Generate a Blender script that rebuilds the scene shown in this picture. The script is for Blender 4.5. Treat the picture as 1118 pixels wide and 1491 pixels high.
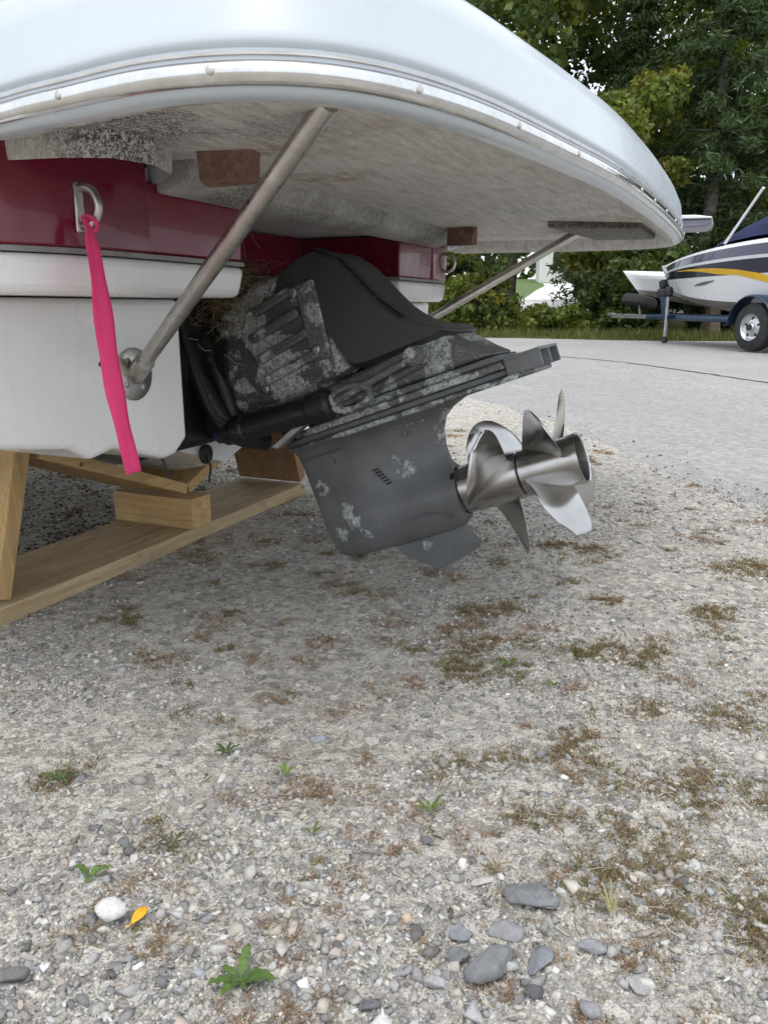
import bpy, math, random
import numpy as np
from mathutils import Vector, Matrix, noise as mnoise

for o in list(bpy.data.objects):
    bpy.data.objects.remove(o)
scene = bpy.context.scene
COL = scene.collection
R = math.radians

# ------------------------------------------------------------ camera, sky, sun, exposure
cam_data = bpy.data.cameras.new('camera')
cam = bpy.data.objects.new('camera', cam_data)
COL.objects.link(cam)
cam.location = (0, 0, .62)
cam.rotation_euler = (R(90 - 14.92), 0, 0)
cam_data.sensor_fit = 'VERTICAL'
cam_data.sensor_height = 24
cam_data.lens = 24 * 1120 / 1491
cam_data.clip_start = .02
cam_data.clip_end = 2000
scene.camera = cam

SUN_EL, SUN_AZ = 70, 190          # azimuth clockwise from +Y: behind the camera, to the right
world = bpy.data.worlds.new('World')
scene.world = world
world.use_nodes = True
wn = world.node_tree
wn.nodes.clear()
sky = wn.nodes.new('ShaderNodeTexSky')
sky.sky_type = 'NISHITA'
sky.sun_disc = False
sky.sun_elevation = R(SUN_EL)
sky.sun_rotation = R(SUN_AZ)
sky.air_density = 1.0
sky.dust_density = 6.0
sky.ozone_density = 1.0
hs = wn.nodes.new('ShaderNodeHueSaturation')
hs.inputs['Saturation'].default_value = .45
hs.inputs['Value'].default_value = 1.0
mx = wn.nodes.new('ShaderNodeMix')
mx.data_type = 'RGBA'
mx.inputs[0].default_value = .6
mx.inputs[7].default_value = (8.7, 9.3, 10.2, 1)      # even cloud layer over the clear sky
bg = wn.nodes.new('ShaderNodeBackground')
bg.inputs['Strength'].default_value = .14
wo = wn.nodes.new('ShaderNodeOutputWorld')
wn.links.new(sky.outputs[0], hs.inputs['Color'])
wn.links.new(hs.outputs[0], mx.inputs[6])
wn.links.new(mx.outputs[2], bg.inputs['Color'])
wn.links.new(bg.outputs[0], wo.inputs['Surface'])

sun_data = bpy.data.lights.new('sun', 'SUN')
sun_data.energy = .7
sun_data.angle = R(35)
sun_data.color = (1, .96, .9)
sun = bpy.data.objects.new('sun', sun_data)
COL.objects.link(sun)
sd = Vector((math.sin(R(SUN_AZ)) * math.cos(R(SUN_EL)), math.cos(R(SUN_AZ)) * math.cos(R(SUN_EL)), math.sin(R(SUN_EL))))
sun.rotation_euler = sd.to_track_quat('Z', 'Y').to_euler()
sun.location = sd * 30

vs = scene.view_settings
vs.view_transform = 'Standard'
vs.look = 'None'
vs.gamma = 1
vs.exposure = 0.55
vs.use_curve_mapping = False
scene.render.engine = 'CYCLES'
scene.cycles.use_adaptive_sampling = True
scene.cycles.adaptive_threshold = .025
scene.cycles.max_bounces = 6
scene.cycles.diffuse_bounces = 3
scene.cycles.glossy_bounces = 3
scene.cycles.transmission_bounces = 3
scene.cycles.transparent_max_bounces = 4
scene.render.resolution_x = 767
scene.render.resolution_y = 1024

# ------------------------------------------------------------ materials
class G:
    """short-hand for a material node graph"""
    def __init__(self, name):
        self.m = bpy.data.materials.new(name)
        self.m.use_nodes = True
        self.t = self.m.node_tree
        self.b = self.t.nodes['Principled BSDF']
        self.out = self.t.nodes['Material Output']
        self.co = self.t.nodes.new('ShaderNodeTexCoord').outputs['Object']
    def n(self, kind, **kw):
        x = self.t.nodes.new('ShaderNode' + kind)
        for k, v in kw.items():
            setattr(x, k, v)
        return x
    def link(self, a, b):
        self.t.links.new(a, b)
    def setin(self, sock, v):
        if hasattr(v, 'is_output') or isinstance(v, bpy.types.NodeSocket):
            self.link(v, sock)
        else:
            if isinstance(v, (tuple, list)) and len(v) == 3 and sock.type == 'RGBA':
                v = (*v, 1)
            sock.default_value = v
    def map(self, scale=(1, 1, 1), rot=(0, 0, 0), loc=(0, 0, 0)):
        x = self.n('Mapping')
        self.link(self.co, x.inputs[0])
        x.inputs['Scale'].default_value = scale
        x.inputs['Rotation'].default_value = rot
        x.inputs['Location'].default_value = loc
        return x.outputs[0]
    def noise(self, scale, detail=4, rough=.55, dist=0, vec=None):
        x = self.n('TexNoise')
        self.link(vec or self.co, x.inputs['Vector'])
        x.inputs['Scale'].default_value = scale
        x.inputs['Detail'].default_value = detail
        x.inputs['Roughness'].default_value = rough
        x.inputs['Distortion'].default_value = dist
        return x.outputs['Fac']
    def voro(self, scale, out='Distance', feature='F1', vec=None, rnd=1):
        x = self.n('TexVoronoi', feature=feature)
        self.link(vec or self.co, x.inputs['Vector'])
        x.inputs['Scale'].default_value = scale
        x.inputs['Randomness'].default_value = rnd
        return x.outputs[out]
    def ramp(self, fac, stops, interp='LINEAR'):
        x = self.n('ValToRGB')
        x.color_ramp.interpolation = interp
        e = x.color_ramp.elements
        while len(e) < len(stops):
            e.new(.5)
        for i, (p, c) in enumerate(stops):
            e[i].position = p
            if isinstance(c, (int, float)):
                c = (c, c, c)
            e[i].color = (*c, 1)
        self.link(fac, x.inputs[0])
        return x.outputs[0]
    def mix(self, fac, a, b, mode='MIX'):
        x = self.n('Mix', data_type='RGBA', blend_type=mode)
        self.setin(x.inputs[0], fac)
        self.setin(x.inputs[6], a)
        self.setin(x.inputs[7], b)
        return x.outputs[2]
    def math(self, op, a, b=0.):
        x = self.n('Math', operation=op)
        self.setin(x.inputs[0], a)
        self.setin(x.inputs[1], b)
        return x.outputs[0]
    def sep(self, axis, vec=None):
        x = self.n('SeparateXYZ')
        self.link(vec or self.co, x.inputs[0])
        return x.outputs[axis]
    def attr(self, name='Col'):
        x = self.n('Attribute', attribute_name=name)
        return x.outputs['Color']
    def bump(self, h, strength=.3, dist=.01):
        x = self.n('Bump')
        x.inputs['Strength'].default_value = strength
        x.inputs['Distance'].default_value = dist
        self.link(h, x.inputs['Height'])
        self.link(x.outputs[0], self.b.inputs['Normal'])
    def set(self, **kw):
        names = dict(color='Base Color', rough='Roughness', metal='Metallic', spec='Specular IOR Level', coat='Coat Weight', coatr='Coat Roughness', alpha='Alpha', sheen='Sheen Weight')
        for k, v in kw.items():
            self.setin(self.b.inputs[names[k]], v)
        return self.m

MAT = {}
def simple(name, color, rough=.5, metal=0, var=.12, scale=12, bump=.05, spec=.5, coat=0):
    g = G(name)
    nz = g.noise(scale, 5)
    dark = tuple(c * (1 - var * 1.6) for c in color)
    lite = tuple(min(1, c * (1 + var)) for c in color)
    c = g.ramp(nz, [(.3, dark), (.7, lite)])
    g.set(color=c, metal=metal, spec=spec, coat=coat)
    fine = g.noise(scale * 9, 3)
    r = g.math('ADD', g.math('MULTIPLY', fine, .18), rough - .09)
    g.set(rough=r)
    if bump:
        g.bump(fine, bump, .004)
    MAT[name] = g.m
    return g.m

def make_materials():
    # white gelcoat, a little chalky and dirty
    g = G('white_gelcoat')
    big = g.noise(3, 5, .6)
    streak = g.noise(6, 6, .7, vec=g.map((6, 6, .8)))
    c = g.ramp(big, [(.25, (.70, .70, .69)), (.7, (.79, .79, .78))])
    c = g.mix(g.ramp(streak, [(.56, 0), (.8, .35)]), c, (.52, .50, .45))
    spots = g.ramp(g.voro(16), [(.0, .7), (.035, 0)])
    gate = g.ramp(g.noise(5, 2), [(.58, 0), (.66, 1)])
    c = g.mix(g.math('MULTIPLY', spots, gate), c, (.12, .11, .10))
    g.set(color=c, rough=g.ramp(big, [(.3, .34), (.7, .22)]), coat=.15)
    g.bump(g.noise(9, 3), .04, .01)
    MAT['white_gelcoat'] = g.m
    # cool white gelcoat of the platform
    g = G('platform_gelcoat')
    big = g.noise(3, 5, .6)
    streak = g.noise(6, 6, .7, vec=g.map((6, 6, .8)))
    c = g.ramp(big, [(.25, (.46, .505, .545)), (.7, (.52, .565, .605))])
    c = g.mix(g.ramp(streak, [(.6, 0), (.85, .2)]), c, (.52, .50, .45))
    spots = g.ramp(g.voro(16), [(.0, .7), (.035, 0)])
    gate = g.ramp(g.noise(5, 2), [(.58, 0), (.66, 1)])
    c = g.mix(g.math('MULTIPLY', spots, gate), c, (.12, .11, .10))
    g.set(color=c, rough=g.ramp(big, [(.3, .34), (.7, .22)]), coat=.15)
    g.bump(g.noise(9, 3), .04, .01)
    MAT['platform_gelcoat'] = g.m
    # red gelcoat
    g = G('red_gelcoat')
    nz = g.noise(4, 6, .65)
    c = g.ramp(nz, [(.3, (.120, .004, .018)), (.7, (.172, .007, .027))])
    dust = g.ramp(g.noise(60, 5, .7), [(.55, 0), (.8, .05)])
    c = g.mix(dust, c, (.35, .22, .22))
    g.set(color=c, rough=g.ramp(g.noise(14, 4), [(.3, .16), (.7, .30)]), coat=.3)
    g.bump(g.noise(7, 2), .04, .01)
    MAT['red_gelcoat'] = g.m
    # grimy underside of the swim platform: streaks across the boat, black mildew, rusty bloom
    g = G('platform_underside')
    st = g.noise(11, 8, .72, vec=g.map((7, 1.0, 4)))
    fine = g.noise(90, 6, .75, vec=g.map((1.6, .6, 1)))
    c = g.ramp(st, [(.30, (.36, .345, .315)), (.45, (.52, .505, .475)), (.56, (.60, .59, .56)), (.72, (.70, .69, .66))])
    c = g.mix(g.ramp(fine, [(.55, 0), (.74, .5)]), c, (.24, .225, .20))
    sc = g.ramp(g.noise(60, 8, .8, 1.2, vec=g.map((2.5, .5, 1))), [(.57, 0), (.65, .75)])
    c = g.mix(sc, c, (.16, .15, .125))
    def spot(c, r0, r1):
        v = g.n('VectorMath', operation='DISTANCE')
        wob = g.n('VectorMath', operation='ADD')
        g.link(g.co, wob.inputs[0])
        nn = g.n('TexNoise'); g.link(g.co, nn.inputs['Vector']); nn.inputs['Scale'].default_value = 14; nn.inputs['Detail'].default_value = 5
        sc_ = g.n('VectorMath', operation='SCALE'); g.link(nn.outputs['Color'], sc_.inputs[0]); sc_.inputs['Scale'].default_value = .14
        g.link(sc_.outputs[0], wob.inputs[1])
        g.link(wob.outputs[0], v.inputs[0]); v.inputs[1].default_value = tuple(x + .07 for x in c)
        return g.ramp(v.outputs['Value'], [(r0, 1), (r1, 0)])
    patch = g.math('MAXIMUM', spot((.46, -.82, .82), .07, .16), spot((.80, .78, .83), .08, .22))
    patch = g.math('MAXIMUM', patch, g.ramp(g.noise(2.6, 4, .6), [(.56, 0), (.7, .6)]))
    mold = g.ramp(g.noise(160, 4, .8, 1.5), [(.45, 0), (.53, 1)])
    c = g.mix(g.math('MULTIPLY', patch, mold), c, (.05, .048, .042))
    rust = g.math('MULTIPLY', g.ramp(g.noise(3.1, 3, .5, vec=g.map(loc=(4, 2, 1))), [(.56, 0), (.66, .7)]), g.ramp(g.noise(40, 4), [(.4, 0), (.6, 1)]))
    c = g.mix(rust, c, (.30, .19, .13))
    g.set(color=c, rough=.72)
    g.bump(g.noise(120, 6, .7), .25, .004)
    MAT['platform_underside'] = g.m
    # dirt crusted ridge below the platform
    g = G('crusted_gelcoat')
    base = g.ramp(g.noise(9, 6, .7), [(.3, (.34, .33, .30)), (.7, (.50, .49, .46))])
    mold = g.ramp(g.noise(170, 6, .85, 1.0), [(.42, 0), (.54, 1)])
    gate = g.ramp(g.noise(6, 4, .6), [(.36, .15), (.6, .9)])
    c = g.mix(g.math('MULTIPLY', mold, gate), base, (.06, .057, .05))
    g.set(color=c, rough=.8)
    g.bump(g.noise(200, 5, .8), .4, .004)
    MAT['crusted_gelcoat'] = g.m
    g = G('mildew_patch')
    base = g.ramp(g.noise(9, 6, .7), [(.3, (.20, .19, .165)), (.7, (.33, .32, .29))])
    mold = g.ramp(g.noise(150, 6, .85, 1.0), [(.42, 0), (.54, 1)])
    g.set(color=g.mix(mold, base, (.05, .047, .04)), rough=.8)
    MAT['mildew_patch'] = g.m
    # brown pads
    g = G('rusty_brown')
    c = g.ramp(g.noise(40, 6, .75), [(.3, (.085, .045, .032)), (.55, (.20, .115, .085)), (.75, (.31, .21, .17))])
    g.set(color=c, rough=.85)
    g.bump(g.noise(90, 5), .4, .006)
    MAT['rusty_brown'] = g.m
    # sterndrive paint with chalky corrosion
    def drive(name, amount, base, blue=0., blobs=()):
        g = G(name)
        c0 = g.ramp(g.noise(7, 6, .65), [(.3, tuple(x * .75 for x in base)), (.7, tuple(x * 1.3 for x in base))])
        c0 = g.mix(g.ramp(g.noise(150, 4, .7), [(.6, 0), (.78, .25)]), c0, (.22, .22, .21))
        scr = g.ramp(g.noise(30, 5, .7, 1, vec=g.map((.25, 3, 3))), [(.6, 0), (.7, .5)])
        c0 = g.mix(scr, c0, (.22, .22, .22))
        big = g.noise(9, 6, .62, .4)
        salt = g.ramp(big, [(.66 - amount, 0), (.69 - amount, 1)])
        if blobs:
            nn = g.n('TexNoise'); g.link(g.co, nn.inputs['Vector']); nn.inputs['Scale'].default_value = 26; nn.inputs['Detail'].default_value = 8; nn.inputs['Roughness'].default_value = .75
            sc_ = g.n('VectorMath', operation='SCALE'); g.link(nn.outputs['Color'], sc_.inputs[0]); sc_.inputs['Scale'].default_value = .05
            wob = g.n('VectorMath', operation='ADD'); g.link(g.co, wob.inputs[0]); g.link(sc_.outputs[0], wob.inputs[1])
            for (c_, r_) in blobs:
                v = g.n('VectorMath', operation='DISTANCE')
                g.link(wob.outputs[0], v.inputs[0]); v.inputs[1].default_value = tuple(x + .025 for x in c_)
                nb = g.noise(75, 5, .75)
                val = g.math('ADD', g.math('DIVIDE', v.outputs['Value'], r_), g.math('MULTIPLY', g.math('SUBTRACT', nb, .5), 2.6))
                salt = g.math('MAXIMUM', salt, g.ramp(val, [(.70, 1), (.78, 0)]))
        if amount > .1:
            c0 = g.mix(g.ramp(g.noise(240, 5, .8), [(.5, 0), (.62, .55)]), c0, (.30, .31, .31))
        grain = g.ramp(g.noise(110, 6, .85), [(.42, .1), (.52, 1)])
        crust = g.ramp(g.noise(60, 5, .7), [(.3, (.24, .24, .23)), (.5, (.44, .45, .44)), (.75, (.66 - blue, .69, .67))])
        c = g.mix(g.math('MULTIPLY', salt, grain), c0, crust)
        g.set(color=c, rough=g.mix(salt, (.42, .42, .42), (.95, .95, .95)), spec=.45)
        h = g.math('ADD', g.math('MULTIPLY', salt, g.noise(90, 5, .8)), g.math('MULTIPLY', g.noise(70, 4), .12))
        g.bump(h, .45, .004)
        MAT[name] = g.m
    BL = [((.517, -.045, .269), 0.029), ((.501, -.045, .286), 0.022), ((.396, -.045, .131), 0.023), ((.370, -.045, .150), 0.025), ((.428, -.045, .110), 0.019), ((.294, -.02, .191), 0.025), ((.354, -.03, .092), 0.022), ((.601, -.02, .348), 0.032), ((.604, -.02, .386), 0.026), ((.542, -.045, .310), 0.013), ((.561, -.02, .081), 0.019), ((.585, -.04, .29), 0.014)]
    drive('drive_paint', -.03, (.135, .140, .143), 0, BL)
    drive('drive_corroded', .16, (.075, .077, .077), .1)
    drive('drive_crusted', .22, (.06, .06, .056))
    drive('drive_black', -.07, (.012, .012, .013))
    g = G('drive_hood')
    c = g.ramp(g.noise(5, 6, .6), [(.3, (.030, .031, .032)), (.7, (.050, .050, .049))])
    c = g.mix(g.ramp(g.noise(220, 3, .7), [(.62, 0), (.75, .3)]), c, (.12, .11, .10))
    g.set(color=c, rough=.48)
    g.bump(g.noise(260, 3), .08, .002)
    MAT['drive_hood'] = g.m
    # cast and polished stainless steel
    g = G('propeller_steel')
    c = g.ramp(g.noise(8, 5, .6), [(.3, (.40, .39, .375)), (.7, (.54, .535, .52))])
    g.set(color=c, metal=1, rough=g.ramp(g.noise(30, 5, .7, vec=g.map((1, 1, 5))), [(.25, .19), (.75, .27)]))
    g.bump(g.noise(120, 4, .7), .03, .002)
    MAT['propeller_steel'] = g.m
    g = G('stainless')
    c = g.ramp(g.noise(18, 6, .7), [(.35, (.45, .42, .38)), (.7, (.62, .60, .57))])
    spot = g.ramp(g.noise(70, 6, .8), [(.62, 0), (.72, .7)])
    c = g.mix(spot, c, (.18, .12, .08))
    g.set(color=c, metal=1, rough=g.ramp(g.noise(50, 5, .7), [(.3, .22), (.75, .5)]))
    MAT['stainless'] = g.m
    g = G('polished_rail')
    g.set(color=g.ramp(g.noise(25, 5, .7), [(.3, (.56, .55, .53)), (.7, (.74, .74, .73))]), metal=1, rough=g.ramp(g.noise(60, 4, .7), [(.3, .06), (.8, .2)]))
    g.bump(g.noise(14, 3), .05, .004)
    MAT['polished_rail'] = g.m
    # sawn timber, several boards with different grain directions
    def wood(name, rot, tint):
        g = G(name)
        v = g.map((1, 1, 1), rot)
        vg = g.n('Mapping')
        g.link(v, vg.inputs[0])
        vg.inputs['Scale'].default_value = (1.4, 26, 26)
        gr = g.noise(2.4, 7, .65, .8, vec=vg.outputs[0])
        vf = g.n('Mapping')
        g.link(v, vf.inputs[0])
        vf.inputs['Scale'].default_value = (4, 190, 190)
        ff = g.noise(1.5, 4, .7, vec=vf.outputs[0])
        a, b_, c_ = tint
        c = g.ramp(gr, [(.28, a), (.5, b_), (.75, c_)])
        c = g.mix(g.ramp(ff, [(.45, 0), (.75, .5)]), c, tuple(x * .55 for x in a))
        knot = g.ramp(g.voro(5, vec=g.map((1, 2.2, 2.2), rot)), [(0, 1), (.05, .8), (.09, 0)])
        c = g.mix(knot, c, (.09, .045, .018))
        wx = g.ramp(g.noise(5, 6, .75), [(.46, 0), (.7, .55)])
        c = g.mix(wx, c, (.24, .205, .16))
        stn = g.ramp(g.noise(9, 7, .8, 1.0, vec=g.map((1, 1, 1), rot, (3, 1, 2))), [(.58, 0), (.68, .5)])
        c = g.mix(stn, c, (.09, .06, .035))
        spl = g.ramp(g.noise(1.0, 3, .6, vec=vf.outputs[0]), [(.70, 0), (.74, .75)])
        c = g.mix(spl, c, (.05, .03, .015))
        g.set(color=c, rough=.78)
        g.bump(g.math('ADD', gr, g.math('MULTIPLY', ff, .5)), .35, .003)
        MAT[name] = g.m
    warm = ((.38, .225, .085), (.52, .345, .15), (.62, .45, .24))
    grey = ((.32, .225, .115), (.46, .345, .195), (.58, .455, .28))
    brown = ((.20, .095, .03), (.30, .155, .055), (.38, .22, .09))
    wood('wood_athwart', (0, 0, R(90)), grey)
    wood('wood_arm', (0, 0, R(90)), warm)
    wood('wood_upright', (0, R(90), 0), warm)
    wood('wood_upright_brown', (0, R(90), 0), brown)
    wood('wood_block', (0, 0, 0), warm)
    # webbing ribbon
    g = G('pink_ribbon')
    wv = g.noise(900, 2, .5, vec=g.map((1, .3, 1)))
    cc_ = g.ramp(wv, [(.3, (.95, .085, .29)), (.7, (1.0, .13, .37))])
    cc_ = g.mix(g.ramp(g.noise(22, 5, .7), [(.5, 0), (.75, .25)]), cc_, (.80, .07, .25))
    g.set(color=cc_, rough=.7)
    wx_ = g.n('TexWave', wave_type='BANDS', bands_direction='Z'); g.link(g.co, wx_.inputs[0]); wx_.inputs['Scale'].default_value = 190; wx_.inputs['Distortion'].default_value = 1.5
    g.bump(wx_.outputs['Fac'], .5, .0008)
    tr = g.n('BsdfTranslucent')
    tr.inputs[0].default_value = (1.0, .14, .38, 1)
    ms = g.n('MixShader')
    ms.inputs[0].default_value = .45
    g.link(g.b.outputs[0], ms.inputs[1])
    g.link(tr.outputs[0], ms.inputs[2])
    g.link(ms.outputs[0], g.out.inputs[0])
    MAT['pink_ribbon'] = g.m
    # fine gravel sheet
    g = G('gravel_fines')
    cell = g.voro(330, 'Color')
    dist = g.voro(330)
    cell2 = g.voro(150, 'Color')
    dist2 = g.voro(150)
    x1 = g.n('SeparateColor'); g.link(cell, x1.inputs[0])
    x2 = g.n('SeparateColor'); g.link(cell2, x2.inputs[0])
    cg = g.ramp(x1.outputs[0], [(0, (.24, .235, .225)), (.3, (.38, .37, .345)), (.6, (.48, .46, .42)), (.85, (.57, .56, .535)), (1, (.74, .73, .71))])
    cg2 = g.ramp(x2.outputs[0], [(0, (.22, .22, .225)), (.4, (.37, .365, .35)), (.75, (.48, .465, .44)), (1, (.66, .65, .64))])
    zone = g.ramp(g.noise(2.2, 5, .6), [(.42, 0), (.6, 1)])
    c = g.mix(zone, cg, cg2)
    sand = g.ramp(g.noise(900, 3, .8), [(.3, (.29, .285, .275)), (.7, (.68, .67, .645))])
    c = g.mix(g.ramp(g.noise(3.4, 6, .65), [(.36, .6), (.62, .12)]), c, sand)
    org = g.ramp(g.noise(7, 7, .7), [(.58, 0), (.7, .55)])
    c = g.mix(org, c, (.155, .125, .075))
    c = g.mix(g.ramp(g.noise(1.1, 4), [(.35, .25), (.65, 0)]), c, (.34, .315, .27))
    c = g.mix(1., c, g.ramp(g.noise(70, 6, .88), [(.36, (.45, .45, .46)), (.5, (1.0, 1.0, 1.0)), (.64, (1.6, 1.6, 1.6))]), 'MULTIPLY')
    c3 = g.voro(62, 'Color'); x3 = g.n('SeparateColor'); g.link(c3, x3.inputs[0])
    c = g.mix(g.ramp(x3.outputs[1], [(.45, 0), (.46, .7)]), c, g.ramp(x3.outputs[0], [(0, (.20, .20, .205)), (.5, (.42, .41, .40)), (1, (.66, .65, .63))]))
    c = g.mix(1., c, g.ramp(g.noise(420, 3, .85), [(.3, (.72, .70, .66)), (.5, (1.08, 1.07, 1.05)), (.72, (1.45, 1.44, 1.42))]), 'MULTIPLY')
    c = g.mix(1., c, (1.03, 1.00, .95), 'MULTIPLY')
    g.set(color=c, rough=.95, spec=.2)
    h = g.math('ADD', g.math('MULTIPLY', dist, -.6), g.math('MULTIPLY', dist2, -1.))
    h = g.math('ADD', h, g.math('MULTIPLY', g.noise(700, 2, .8), .7))
    g.bump(h, .9, .005)
    MAT['gravel_fines'] = g.m
    # anything with its colour stored per piece
    def piece(name, rough, var, scale, bump, transl=0, spec=.3):
        g = G(name)
        a = g.attr()
        nz = g.ramp(g.noise(scale, 5, .75), [(.25, 1 - var), (.75, 1 + var * .7)])
        c = g.mix(1., a, nz, 'MULTIPLY')
        g.set(color=c, rough=rough, spec=spec)
        if bump:
            g.bump(g.noise(scale * 1.5, 5, .8), bump, .003)
        if transl:
            tr = g.n('BsdfTranslucent')
            g.link(g.mix(1., c, (1.15, 1.25, .6), 'MULTIPLY'), tr.inputs[0])
            ms = g.n('MixShader')
            ms.inputs[0].default_value = transl
            g.link(g.b.outputs[0], ms.inputs[1])
            g.link(tr.outputs[0], ms.inputs[2])
            g.link(ms.outputs[0], g.out.inputs[0])
        MAT[name] = g.m
    piece('stone_pieces', .88, .3, 260, .5)
    piece('stone_large', .85, .38, 120, .7)
    piece('blades', .8, .2, 90, 0, .25)
    piece('weed_leaf', .6, .45, 160, .3, .3)
    piece('leaves', .55, .25, 3, 0, .42, .4)
    # roads and far ground
    g = G('asphalt')
    c = g.ramp(g.noise(260, 4, .8), [(.3, (.23, .227, .22)), (.55, (.335, .33, .32)), (.75, (.45, .445, .43))])
    c = g.mix(1., c, g.ramp(g.noise(30, 6, .88), [(.34, .55), (.5, 1.0), (.66, 1.5)]), 'MULTIPLY')
    c = g.mix(g.ramp(g.noise(5, 6, .75, 1.0, vec=g.map((1, .5, 1))), [(.55, 0), (.72, .6)]), c, (.22, .215, .205))
    c = g.mix(g.ramp(g.noise(2.3, 7, .75, vec=g.map(loc=(7, 3, 0))), [(.56, 0), (.7, .5)]), c, (.46, .44, .405))
    c = g.mix(g.ramp(g.noise(.7, 6, .6, vec=g.map((1, .35, 1))), [(.35, .35), (.65, 0)]), c, (.25, .245, .236))
    c = g.mix(g.ramp(g.noise(.35, 4), [(.5, 0), (.7, .35)]), c, (.42, .405, .38))
    g.set(color=c, rough=.93, spec=.25)
    g.bump(g.noise(320, 4, .8), .5, .006)
    MAT['asphalt'] = g.m
    simple('crack_dark', (.06, .058, .055), .9, var=.3, scale=40)
    g = G('earth')
    c = g.ramp(g.noise(1.6, 7, .7), [(.3, (.050, .058, .022)), (.5, (.090, .10, .038)), (.7, (.15, .135, .070))])
    g.set(color=c, rough=.97, spec=.15)
    g.bump(g.noise(20, 6, .8), .6, .04)
    MAT['earth'] = g.m
    simple('lawn', (.085, .14, .030), .95, var=.25, scale=3)
    simple('concrete', (.62, .61, .59), .85, var=.08, scale=2)
    simple('bark', (.085, .065, .048), .95, var=.4, scale=9, bump=.8)
    simple('bark_grey', (.14, .125, .11), .95, var=.35, scale=9, bump=.8)
    simple('rubber', (.022, .022, .023), .75, var=.3, scale=20)
    simple('trailer_blue', (.018, .040, .085), .35, var=.15, scale=5)
    simple('galvanised', (.38, .39, .40), .45, metal=.9, var=.2, scale=14)
    simple('wheel_silver', (.55, .56, .57), .32, metal=.85, var=.12, scale=20)
    simple('navy_canvas', (.014, .020, .075), .9, var=.25, scale=5, bump=.2)
    simple('navy_gelcoat', (.012, .014, .040), .2, var=.15, scale=3, coat=.3)
    simple('yellow_graphic', (.72, .42, .015), .4, var=.1, scale=4)
    simple('grey_graphic', (.12, .13, .15), .4, var=.1, scale=4)
    simple('dull_hull_bottom', (.33, .31, .28), .7, var=.3, scale=4)
    simple('boat_white', (.72, .73, .74), .28, var=.04, scale=1, bump=0, coat=.2)
    simple('grey_vinyl', (.24, .23, .225), .6, var=.15, scale=30)
    simple('black_plastic', (.015, .015, .016), .5, var=.3, scale=30)
    simple('blue_cap', (.018, .035, .075), .6, var=.3, scale=60)
    simple('house_white', (.70, .70, .68), .7, var=.06, scale=2)
    simple('roof_grey', (.10, .10, .105), .85, var=.25, scale=6)
    simple('window_glass', (.03, .035, .04), .08, var=.2, scale=2)
    simple('pole_wood', (.16, .12, .085), .9, var=.3, scale=12)
    simple('yellow_leaf', (.80, .40, .012), .6, var=.2, scale=60)
    simple('step_grey', (.22, .22, .28), .35, var=.12, scale=8)
    simple('grommet', (.02, .022, .018), .6, var=.3, scale=60)
make_materials()
M = MAT

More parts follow.
